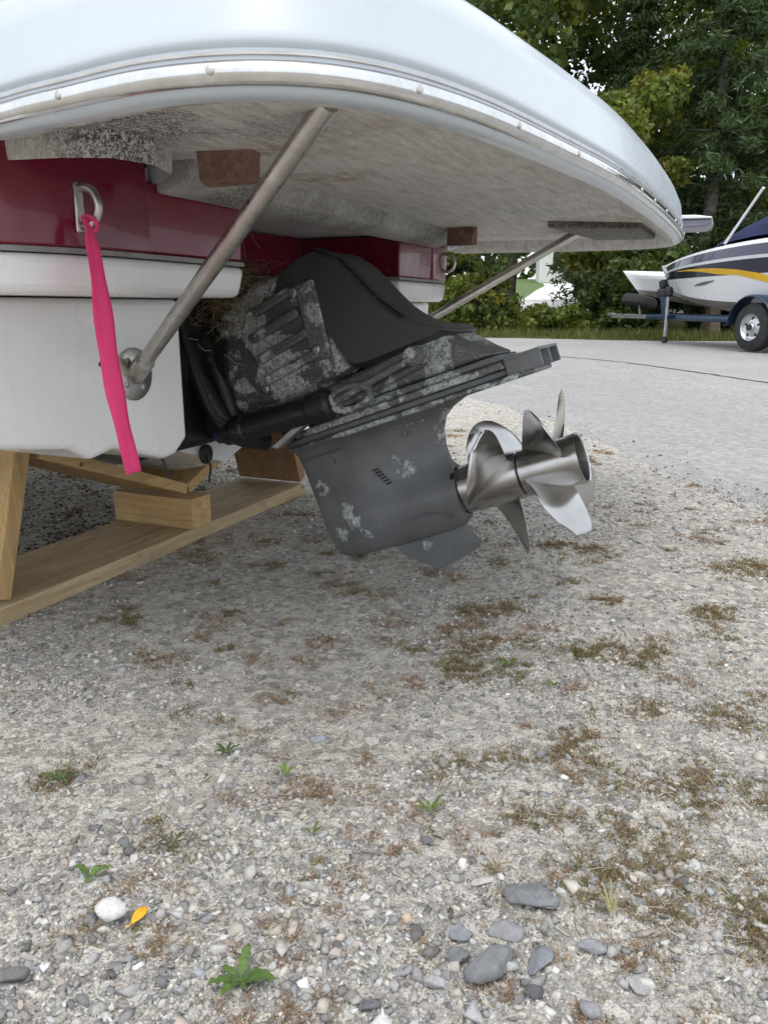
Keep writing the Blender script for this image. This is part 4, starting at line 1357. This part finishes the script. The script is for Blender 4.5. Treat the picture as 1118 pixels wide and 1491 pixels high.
tr = thing('boat_trailer', (AX, AY, 0), HEAD, 'blue steel boat trailer with spare tyre under the runabout', 'trailer')
for s in (-1, 1):
    MB().tube([(-2.2, s * .80, .44), (1.4, s * .80, .44), (2.7, s * .42, .44), (3.9, s * .05, .44)], .05, 8).build('side_rail', 'trailer_blue', tr, smooth=40)
    MB().box((-.4, s * .50, .56), (3.0, .09, .06)).build('bunk', 'black_plastic', tr, bevel=.01)
    for k, x in enumerate((-1.2, .6)):
        MB().tube([(x, s * .50, .44), (x, s * .50, .55)], .03, 6).build('bunk_post', 'galvanised', tr)
    # wheels and fenders
    def ringp(r0, r1, y0, y1, n=40):
        b = MB()
        pr_ = [(y0, r0), (y0 + .01 * s, r1 * .90), (y0 + .03 * s, r1 * .985), (y0 + .06 * s, r1), (y1 - .06 * s, r1), (y1 - .03 * s, r1 * .985), (y1 - .01 * s, r1 * .90), (y1, r0)]
        b.loft([[(r * math.cos(2 * math.pi * k / n), y, .338 + r * math.sin(2 * math.pi * k / n)) for k in range(n)] for y, r in pr_], True)
        return b
    wh = ringp(.19, .338, s * .98, s * 1.19).build('wheel', 'rubber', tr, smooth=40)
    rim_ = MB().lathe((0, s * 1.10, .338), (0, s, 0), [(0, .19), (.06, .19), (.075, .197), (.082, .190), (.070, .178), (.045, .165), (.035, .135), (.05, .115), (.055, .07), (.075, .065), (.09, .05), (.092, .0)], 36).build('rim', 'wheel_silver', wh, smooth=35)
    for k in range(5):
        an = 2 * math.pi * k / 5 + .3
        MB().box((.125 * math.cos(an), s * 1.148, .338 + .125 * math.sin(an)), (.045, .012, .034), Matrix.Rotation(-an, 3, 'Y')).build('rim_slot', 'black_plastic', wh, bevel=.006)
    MB().lathe((0, s * 1.19, .338), (0, s, 0), [(0, .045), (.02, .043), (.024, .0)], 16).build('hub_cap', 'black_plastic', wh, smooth=40)
    arc = [(.43 * math.cos(a), .36 + .43 * math.sin(a)) for a in [math.pi * k / 12 for k in range(13)]]
    arc = [(.52, .36)] + arc + [(-.52, .36)]
    MB().loft([[(x, s * .95, z) for x, z in arc], [(x, s * 1.21, z) for x, z in arc], [(x * .97, s * 1.23, .36 + (z - .36) * .95) for x, z in arc]]).build('fender', 'trailer_blue', tr, smooth=50, solid=.01)
MB().tube([(0, -1.0, .338), (0, 1.0, .338)], .035, 8).build('axle', 'black_plastic', tr, smooth=50)
MB().box((4.4, 0, .44), (1.5, .09, .09)).build('tongue', 'galvanised', tr, bevel=.01)
MB().box((5.2, 0, .47), (.22, .07, .06)).build('coupler', 'galvanised', tr, bevel=.01)
wp = MB().box((3.55, 0, .78), (.09, .09, .66), Matrix.Rotation(.25, 3, 'Y')).build('winch_post', 'trailer_blue', tr, bevel=.01)
MB().lathe((3.5, -.1, 1.04), (0, 1, 0), [(0, .07), (.01, .08), (.19, .08), (.2, .07)], 14).build('winch', 'black_plastic', wp, smooth=40)
jk = MB().tube([(2.55, .66, .08), (2.55, .66, .86)], .030, 10).build('jack', 'galvanised', tr, smooth=50)
MB().lathe((2.55, .66, .80), (0, 0, 1), [(0, .05), (.02, .075), (.10, .08), (.16, .05)], 12).build('jack_head', 'black_plastic', jk, smooth=40)
MB().box((2.62, .74, .86), (.16, .10, .13), Matrix.Rotation(.4, 3, 'Z')).build('jack_crank', 'black_plastic', jk, bevel=.02)
MB().lathe((2.55, .63, .062), (0, 1, 0), [(0, .06), (.06, .06)], 16).build('jack_wheel', 'black_plastic', jk, smooth=40)
MB().box((2.55, .50, .45), (.08, .34, .07)).build('jack_mount', 'trailer_blue', tr)
# spare tyre carried flat at the tongue
def spare():
    n = 36
    pr_ = [(.19, .0), (.29, .01), (.328, .04), (.335, .08), (.335, .13), (.328, .17), (.29, .20), (.19, .21)]
    rot = Matrix.Rotation(R(14), 3, 'X')
    c = Vector((4.15, .12, .62))
    secs = []
    for r, z in pr_:
        secs.append([tuple(c + rot @ Vector((r * math.cos(2 * math.pi * k / n), r * math.sin(2 * math.pi * k / n), z))) for k in range(n)])
    o = MB().loft(secs, True).build('spare_tyre', 'rubber', tr, smooth=40)
    MB().tube([tuple(c + rot @ Vector((0, 0, .06))), tuple(c + rot @ Vector((0, 0, .14)))], [.19, .19], 28).build('spare_rim', 'wheel_silver', o, smooth=40)
    MB().tube([(4.15, .05, .45), (4.15, .1, .70)], .02, 8).build('spare_bracket', 'galvanised', tr, smooth=60)
spare()

# ------------------------------------------------------------ second boat, only its bow shows
wb = thing('white_boat', (7.9, 16.9, 0), R(172), 'plain white boat behind the runabout, only its pointed bow showing', 'boat')
sec = hull_fn(-2.4, 2.05, 2.1, .55, .72, 1.24, .06, .8)
hull_parts(wb, sec, -2.4, 2.15, [('hull_bottom', 0, 1, 'dull_hull_bottom'), ('hull_side', 1, 5, 'boat_white'), ('gunwale', 5, 6, 'boat_white'), ('deck', 6, 8, 'boat_white')])
for x in (-1.6, .9):
    MB().prism([(-.5, 0), (.5, 0), (.24, .80), (-.24, .80)], lambda y, z: (x - .1, y, z - .03), lambda y, z: (x + .1, y, z - .03)).build('stand', 'pole_wood', wb, bevel=.01)

# ------------------------------------------------------------ loose stones, gravel, moss and weeds
def ico(sub):
    import bmesh
    bm = bmesh.new()
    bmesh.ops.create_icosphere(bm, subdivisions=sub, radius=1)
    V = np.array([v.co[:] for v in bm.verts]); F = np.array([[v.index for v in f.verts] for f in bm.faces])
    bm.free()
    return V, F
ICO1 = ico(1)
ICO2 = ico(2)
ICO3 = ico(3)
# angular chips: the 20-face solid cut back by random planes
def chip(base, r, cuts=7, lo=.45, hi=.85):
    V = base[0].copy()
    if len(V) < 20:
        V = V * r.uniform(.7, 1.25, (len(V), 1))
    for _ in range(cuts):
        nrm = r.normal(size=3); nrm /= np.linalg.norm(nrm)
        d = r.uniform(lo, hi)
        over = np.maximum(V @ nrm - d, 0)
        V -= over[:, None] * nrm
    return V
def gravel():
    r = np.random.default_rng(17)
    shapes = [chip(ICO1, r, 5, .12, .5) for _ in range(50)]
    nv = len(ICO1[0])
    pts = []
    def scatter(n, y0, y1, smin, smax, power):
        ys = y0 + (y1 - y0) * r.random(n) ** power
        half_w = ys * .54 + .22
        xs = r.uniform(-1, 1, n) * half_w
        s = smin * (smax / smin) ** (r.random(n) ** 2.2)
        pts.append(np.stack([xs, ys, s], 1))
    scatter(46000, .5, 1.3, .0013, .0044, 1.1)
    scatter(12500, .5, 1.6, .0024, .0070, 1.1)
    scatter(27000, 1.1, 2.7, .0026, .0075, 1.1)
    scatter(9000, 2.0, 5.2, .004, .011, 1.2)
    scatter(300, .5, .74, .006, .0125, 1.0)
    scatter(650, .5, 2.2, .0065, .013, 1.2)
    scatter(3600, .5, .95, .0036, .0105, 1.0)
    Pn = np.concatenate(pts)
    ex = np.array([edge_x(y) for y in Pn[:, 1]])
    Pn = Pn[Pn[:, 0] < ex - .01 + np.abs(r.normal(0, .16, len(Pn))) - .06]
    # coarser to the right and near, sandy in the middle left
    dens = np.array([.5 + .9 * mnoise.noise(Vector((x * 2.1, y * 2.1, 9))) + .5 * mnoise.noise(Vector((x * 7, y * 7, 3))) for x, y in Pn[:, :2]]) + .25 * np.clip(Pn[:, 0] * 1.5, -1, 1) + np.clip(.8 - Pn[:, 1], -.3, .4)
    Pn = Pn[r.random(len(Pn)) < np.clip(dens + .15, .08, 1)]
    n = len(Pn)
    which = r.integers(0, len(shapes), n)
    S = np.stack(shapes)[which]
    # random rotation about z plus tilt
    a = r.uniform(0, 6.28, n); t = r.normal(0, .5, n)
    ca, sa, ct, st = np.cos(a), np.sin(a), np.cos(t), np.sin(t)
    S = S * np.stack([r.uniform(1.0, 1.9, n), r.uniform(.8, 1.4, n), r.uniform(.6, 1.1, n)], 1)[:, None, :]
    y1 = S[:, :, 1] * ct[:, None] - S[:, :, 2] * st[:, None]; z1 = S[:, :, 1] * st[:, None] + S[:, :, 2] * ct[:, None]
    x2 = S[:, :, 0] * ca[:, None] - y1 * sa[:, None]; y2 = S[:, :, 0] * sa[:, None] + y1 * ca[:, None]
    S = np.stack([x2, y2, z1], 2) * Pn[:, 2][:, None, None]
    z = np.array([gz(x, y) for x, y in Pn[:, :2]]) + Pn[:, 2] * r.uniform(-.35, .15, n)
    V = (S + np.stack([Pn[:, 0], Pn[:, 1], z], 1)[:, None, :]).reshape(-1, 3)
    F = (ICO1[1][None] + (np.arange(n) * nv)[:, None, None]).reshape(-1, 3)
    pal = np.array([(.34, .335, .325), (.28, .28, .285), (.19, .19, .195), (.44, .43, .41), (.47, .44, .39), (.54, .535, .52), (.32, .28, .235), (.13, .13, .135), (.26, .285, .31), (.62, .61, .60), (.40, .33, .28)])
    pr_ = np.array([18, 16, 8, 18, 14, 10, 6, 3, 6, 5, 3.]); pr_ /= pr_.sum()
    cols = (pal[r.choice(len(pal), n, p=pr_)] * .76 + np.array([.40, .38, .34]) * .24) * r.uniform(.55, 1.35, (n, 1))
    tag(fast_mesh('gravel', V, F, 'stone_pieces', np.repeat(cols, nv, 0)), 'loose grey gravel covering the lot', 'gravel', kind='stuff')
gravel()

def stone(x, y, sx, sy, sz, rz, col, label, seed, lift=.35, cuts=9):
    r = np.random.default_rng(seed)
    V = chip(ICO3, r, cuts, .28, .72)
    V = V + np.array([[.06 * mnoise.noise(Vector(v * 2.2) + Vector((seed, 0, 0))) + .025 * mnoise.noise(Vector(v * 7))] * 3 for v in V]) * V
    V = V * np.array([sx, sy, sz]) * .5
    cols = np.tile(np.array(col), (len(V), 1))
    o = fast_mesh('stone', V, ICO3[1], 'stone_large', cols)
    o.location = (x, y, gz(x, y) + sz * lift * .5)
    o.rotation_euler = (random.uniform(-.12, .12), random.uniform(-.12, .12), rz)
    tag(o, label, 'stone', 'larger stones in the gravel')
stone(-.283, .665, .036, .030, .028, .4, (.66, .655, .635), 'white stone left of the yellow leaf', 1, .9, 5)
stone(.165, .680, .088, .052, .030, -.5, (.20, .205, .215), 'large dark grey flat stone beside the moss, farther of the dark pair', 2, .5)
stone(.105, .610, .074, .042, .032, .7, (.20, .205, .212), 'dark grey ridged stone with a pale streak, nearer of the dark pair', 3, .6)
stone(.068, .612, .032, .024, .016, .1, (.17, .175, .18), 'small dark stone touching the left end of the ridged dark stone', 4, .5)
stone(.150, .612, .046, .030, .016, .9, (.22, .23, .25), 'grey slab wedged between the two large dark stones', 21, .4)
stone(.125, .645, .040, .030, .015, .2, (.27, .27, .275), 'flat grey stone just left of the farther large dark stone', 22, .4)
stone(.02, .60, .030, .022, .014, .5, (.33, .33, .335), 'mid grey stone left of the small dark stone', 23, .5)
stone(.24, .585, .034, .026, .014, .5, (.36, .355, .35), 'pale grey flat stone near the bottom right', 24, .4)
stone(.19, .56, .026, .022, .015, .1, (.29, .29, .30), 'grey stone at the bottom edge below the blackish pebble', 25, .5)
stone(.047, .583, .034, .022, .018, -.1, (.36, .36, .36), 'pale grey stone below the small dark stone', 5, .5)
stone(.108, .715, .030, .015, .012, .3, (.44, .42, .39), 'light flat stone behind the large dark stones', 6, .5)
stone(.049, .780, .020, .016, .012, 0, (.16, .16, .165), 'dark pebble in the middle of the gravel behind the light flat stone', 7, .5)
stone(-.353, .590, .036, .026, .020, .5, (.17, .165, .16), 'dark stone at the left edge of the picture', 8, .6)
stone(.139, .575, .020, .018, .015, 0, (.11, .11, .12), 'blackish pebble right of the ridged dark stone', 9, .6)
stone(.205, .622, .034, .022, .014, .2, (.28, .29, .30), 'bluish grey flat stone right of the ridged dark stone', 10, .5)
stone(-.352, .806, .026, .016, .012, .1, (.15, .15, .16), 'dark flat stone near the left edge, beyond the white stone', 11, .5)
stone(.298, .697, .018, .015, .013, .0, (.60, .59, .57), 'whitish pebble in the brown moss on the right', 12, .6)
stone(-.014, .560, .026, .022, .014, .4, (.16, .16, .17), 'dark stone at the bottom edge right of the green weed', 13, .5)
stone(.077, .645, .030, .026, .014, .8, (.25, .265, .28), 'blue-grey stone between the large dark stones and the light flat one', 14, .4)
stone(-.095, 1.013, .034, .026, .014, .3, (.30, .31, .33), 'bluish flat stone in the sand below the skeg', 15, .4)
stone(.022, .668, .018, .016, .012, .3, (.52, .42, .31), 'tan pebble left of the large dark stones', 16, .6)
stone(.081, .553, .030, .024, .018, .3, (.42, .42, .42), 'pale stone at the bottom edge under the dark pair', 17, .5)
stone(.354, .744, .022, .017, .013, .6, (.50, .50, .49), 'light grey pebble at the far right in the moss', 18, .5)

MOSS = [[0.135, 1.243, 0.061], [0.3, 1.01, 0.047], [0.357, 0.908, 0.061], [0.357, 0.773, 0.046], [0.365, 0.697, 0.063], [0.216, 0.697, 0.052], [0.267, 0.829, 0.047], [0.214, 0.957, 0.044], [-0.089, 0.878, 0.047], [0.247, 0.607, 0.023], [0.478, 0.878, 0.045], [0.531, 1.089, 0.054], [0.481, 1.299, 0.049], [0.349, 1.328, 0.049], [0.873, 1.777, 0.071], [0.174, 0.836, 0.03], [0.168, 1.441, 0.039], [0.474, 1.942, 0.054], [0.233, 1.514, 0.055], [0.182, 0.558, 0.013], [0.106, 0.576, 0.016], [-0.317, 0.672, 0.033], [-0.256, 0.779, 0.026], [-0.434, 0.908, 0.04], [0.096, 0.94, 0.034], [0.697, 1.514, 0.045], [0.375, 1.11, 0.042], [0.017, 0.761, 0.02], [-0.045, 0.722, 0.016], [0.285, 0.658, 0.038], [0.372, 0.632, 0.033], [-0.551, 1.477, 0.035], [0.169, 1.328, 0.048], [-0.098, 0.548, 0.03], [-0.235, 0.628, 0.018], [0.394, 0.836, 0.033]]
REDDISH = {8, 9, 19, 20, 33, 34, 16, 27, 28, 21}
def moss():
    r = np.random.default_rng(23)
    patches = [(x, y, s, (1 if i in REDDISH else 0)) for i, (x, y, s) in enumerate(MOSS)]
    for k in range(330):
        y = .5 + 3.6 * r.random() ** 1.2
        x = r.uniform(-.55, .55) * y + .12 * y
        if x < edge_x(y) - .05:
            patches.append((x, y, r.uniform(.008, .030) * (.7 + .25 * y), int(r.random() < .6)))
    Vs, Cs = [], []
    for pi, (x, y, s, kind) in enumerate(patches):
        s = s * .85 if pi < len(MOSS) else s
        m = int((2.3 if pi < len(MOSS) else 1) * min(2400, 420000 * s * s + 100) / (1 + .7 * max(0, y - 1.2)))
        # several overlapping lobes give a ragged outline
        lobes = r.normal(0, .55 * s, (5, 2)) * np.array([1.3, .9])
        li = r.integers(0, 5, m); spread_ = .42
        q = lobes[li] + r.normal(0, spread_ * s, (m, 2))
        px, py = x + q[:, 0], y + q[:, 1]
        keep = np.array([mnoise.noise(Vector((a * 60, b_ * 60, 1))) > (-.08 if pi < len(MOSS) else -.02) for a, b_ in zip(px, py)])
        px, py = px[keep], py[keep]; m = len(px)
        if not m: continue
        z = np.array([gz(a, b_) for a, b_ in zip(px, py)]) - .001
        h = r.uniform(.002, .0075, m) * (1.0 + .3 * (y > 1.2))
        an = r.uniform(0, 6.28, m); w = r.uniform(.0007, .0017, m) * (1 + .5 * max(0, y - .8))
        lean = r.normal(0, .9, (m, 2)) * h[:, None]
        A = np.stack([px - np.cos(an) * w, py - np.sin(an) * w, z], 1)
        B = np.stack([px + np.cos(an) * w, py + np.sin(an) * w, z], 1)
        Cc = np.stack([px + lean[:, 0], py + lean[:, 1], z + h], 1)
        Vs.append(np.stack([A, B, Cc], 1).reshape(-1, 3))
        pal = np.array([(.25, .175, .11), (.21, .185, .095), (.31, .24, .16), (.15, .175, .06), (.25, .155, .11)]) if not kind else np.array([(.33, .22, .165), (.37, .26, .20), (.26, .175, .13), (.36, .28, .20), (.28, .22, .13)])
        Cs.append(np.repeat(pal[r.integers(0, 5, m)] * r.uniform(.7, 1.3, (m, 1)), 3, 0))
    V = np.concatenate(Vs); C_ = np.concatenate(Cs)
    tag(fast_mesh('moss', V, np.arange(len(V)).reshape(-1, 3), 'blades', C_), 'brown and olive moss patches growing through the gravel', 'moss', kind='stuff')
moss()

def litter():
    """straw bits and plant fibres lying flat"""
    r = np.random.default_rng(29)
    n = 3000
    y = .5 + 2.6 * r.random(n) ** 1.5
    x = r.uniform(-.55, .55, n) * y
    ok = np.array([mnoise.noise(Vector((a * 3, b_ * 3, 7))) > -.25 for a, b_ in zip(x, y)])
    x, y = x[ok], y[ok]; n = len(x)
    z = np.array([gz(a, b_) for a, b_ in zip(x, y)]) + r.uniform(.001, .006, n)
    an = r.uniform(0, 3.14, n); l = .003 + .011 * r.random(n) ** 1.8; w = r.uniform(.0003, .0007, n) * (1 + .4 * y)
    d = np.stack([np.cos(an), np.sin(an), r.normal(0, .12, n)], 1) * l[:, None]
    s = np.stack([-np.sin(an), np.cos(an), np.zeros(n)], 1) * w[:, None]
    bend = s * r.normal(0, 4, n)[:, None]
    c = np.stack([x, y, z], 1)
    V = np.stack([c - d - s, c - d + s, c + bend + s, c + bend - s, c + d + s, c + d - s], 1).reshape(-1, 3)
    i = np.arange(n) * 6
    F = np.concatenate([np.stack([i, i + 1, i + 2, i + 3], 1), np.stack([i + 3, i + 2, i + 4, i + 5], 1)])
    pal = np.array([(.46, .42, .34), (.36, .30, .22), (.26, .20, .13), (.50, .47, .40), (.22, .17, .12)])
    tag(fast_mesh('plant_litter', V, F, 'blades', np.repeat(pal[r.integers(0, 5, n)], 6, 0)), 'dry plant fibres scattered over the gravel', 'plant litter', kind='stuff')
litter()

def weed(x, y, leaves, col, label, seed, up=.35):
    rr = random.Random(seed)
    t = thing('weed', (x, y, gz(x, y)), 0, label, 'weed', 'green weeds in the gravel')
    for k, (ang, ln, wd) in enumerate(leaves):
        a = R(ang); ln *= .76; wd *= .62
        secs, cols = [], []
        m = 9
        for i in range(m + 1):
            f = i / m
            w = wd * (.10 + .9 * math.sin(math.pi * min(1, f ** .8 * .93 + .04)) ** .8) * (.35 if f < .22 else 1) * (1 if f < 1 else .1)
            rz_ = ln * f
            zz = .003 + ln * up * math.sin(f * 2.1) * rr.uniform(.8, 1.1)
            c = Vector((math.cos(a) * rz_, math.sin(a) * rz_, zz))
            s = Vector((-math.sin(a), math.cos(a), 0))
            wob = wd * .12 * math.sin(i * 2.6 + seed)
            secs.append([c - s * (w / 2 + wob) + Vector((0, 0, w * .16)), c, c + s * (w / 2 - wob) + Vector((0, 0, w * .16))])
        V = np.array([tuple(p) for s in secs for p in s])
        F = np.array([(i * 3 + j, i * 3 + j + 1, i * 3 + j + 4, i * 3 + j + 3) for i in range(m) for j in range(2)])
        kk = rr.uniform(.8, 1.2)
        cc = np.array([tuple(c_ * kk * (1.25 if j == 1 else 1) for c_ in col) for s in secs for j in range(3)])
        fast_mesh('leaf', V, F, 'weed_leaf', cc, smooth=True, parent=t)
    return t
weed(-.135, .585, [(85, .048, .016), (20, .030, .012), (-10, .046, .022), (205, .042, .015), (240, .036, .017), (150, .030, .013), (300, .020, .010)], (.10, .165, .045), 'largest green weed with broad jagged leaves near the bottom edge', 1)
weed(-.325, .722, [(20, .030, .012), (160, .032, .012), (270, .022, .010), (75, .018, .009)], (.11, .19, .045), 'small green rosette weed above the white stone', 2)
weed(.057, .838, [(10, .032, .007), (40, .036, .007), (150, .026, .006), (190, .026, .006), (100, .018, .006)], (.12, .18, .035), 'narrow-leaved weed in the middle of the gravel', 3, .5)
weed(-.134, .916, [(100, .024, .009), (20, .022, .010), (130, .022, .007)], (.14, .21, .045), 'tiny bright weed beside the reddish moss patch', 4, .6)
weed(-.224, .97, [(30, .030, .009), (80, .026, .008), (140, .030, .009), (200, .026, .008), (300, .024, .008), (250, .02, .008)], (.08, .12, .045), 'low dull green weed on the sandy patch under the cradle', 5, .3)
weed(-.434, .908, [(10, .034, .009), (70, .030, .008), (130, .028, .009), (180, .036, .010), (230, .030, .009), (310, .03, .009)], (.085, .115, .045), 'spreading dull green weed near the left edge', 6, .3)
weed(-.086, .791, [(20, .020, .006), (60, .022, .006), (160, .016, .006)], (.13, .17, .05), 'sprig of yellow-green weed left of the narrow-leaved weed', 7, .6)
weed(.221, 1.251, [(30, .030, .012), (120, .026, .012), (200, .028, .012), (290, .026, .011)], (.12, .17, .04), 'small weed on the gravel below the propellers', 8, .4)
weed(.28, 1.18, [(0, .024, .010), (90, .022, .010), (200, .026, .010)], (.13, .16, .04), 'small weed in the moss right of the one below the propellers', 9, .4)
weed(-.25, .773, [(50, .03, .006), (100, .026, .006), (150, .03, .006), (200, .026, .006), (10, .026, .006), (290, .02, .005)], (.10, .11, .055), 'faded grassy weed right of the small rosette', 10, .5)
weed(.236, .66, [(60, .034, .004), (85, .045, .004), (105, .040, .004), (130, .034, .004)], (.36, .34, .16), 'pale dry grass tuft beside the bluish stone', 11, .8)

def shade_flakes():
    """small dark flakes added under the hull to deepen its shade"""
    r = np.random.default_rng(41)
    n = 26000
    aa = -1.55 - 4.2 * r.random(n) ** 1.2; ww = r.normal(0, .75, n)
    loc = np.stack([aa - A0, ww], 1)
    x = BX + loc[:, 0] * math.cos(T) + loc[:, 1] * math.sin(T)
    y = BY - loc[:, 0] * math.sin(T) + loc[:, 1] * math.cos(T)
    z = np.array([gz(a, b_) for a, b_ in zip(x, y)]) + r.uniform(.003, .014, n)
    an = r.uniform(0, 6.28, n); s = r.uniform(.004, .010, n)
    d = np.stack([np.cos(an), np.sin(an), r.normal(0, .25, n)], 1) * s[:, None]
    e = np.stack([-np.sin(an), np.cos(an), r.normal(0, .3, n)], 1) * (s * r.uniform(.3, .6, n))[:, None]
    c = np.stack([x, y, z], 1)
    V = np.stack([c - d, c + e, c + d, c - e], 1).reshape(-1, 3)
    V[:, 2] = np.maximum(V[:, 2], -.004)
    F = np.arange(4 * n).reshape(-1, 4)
    pal = np.array([(.075, .050, .030), (.050, .036, .024), (.10, .070, .040), (.035, .028, .020)])  # dark browns stand in for hull shade on plain gravel
    tag(fast_mesh('shade_flakes', V, F, 'blades', np.repeat(pal[r.integers(0, 4, n)], 4, 0)), 'old dark brown leaves lying in the shade under the hull', 'leaf litter', kind='stuff')
shade_flakes()

def fallen_leaf():
    o = thing('fallen_leaf', (-.254, .664, gz(-.254, .664) + .007), R(65), 'bright yellow fallen leaf beside the white stone', 'leaf')
    secs = []
    for i in range(9):
        f = i / 8
        w = .013 * math.sin(math.pi * (f * .94 + .03)) ** .8
        z = .004 * math.sin(f * 3)
        secs.append([(-.015 + .03 * f, -w / 2, z + .002), (-.015 + .03 * f, 0, z), (-.015 + .03 * f, w / 2, z + .0025)])
    MB().loft(secs).build('blade', 'yellow_leaf', o, smooth=60, solid=.0005, fix=False)
    MB().tube([(-.015, 0, .001), (-.023, .002, .0)], .0006, 6).build('stalk', 'yellow_leaf', o, smooth=60)
    o.rotation_euler = (R(18), 0, R(65))
    o.scale = (.8, .8, .8)
fallen_leaf()
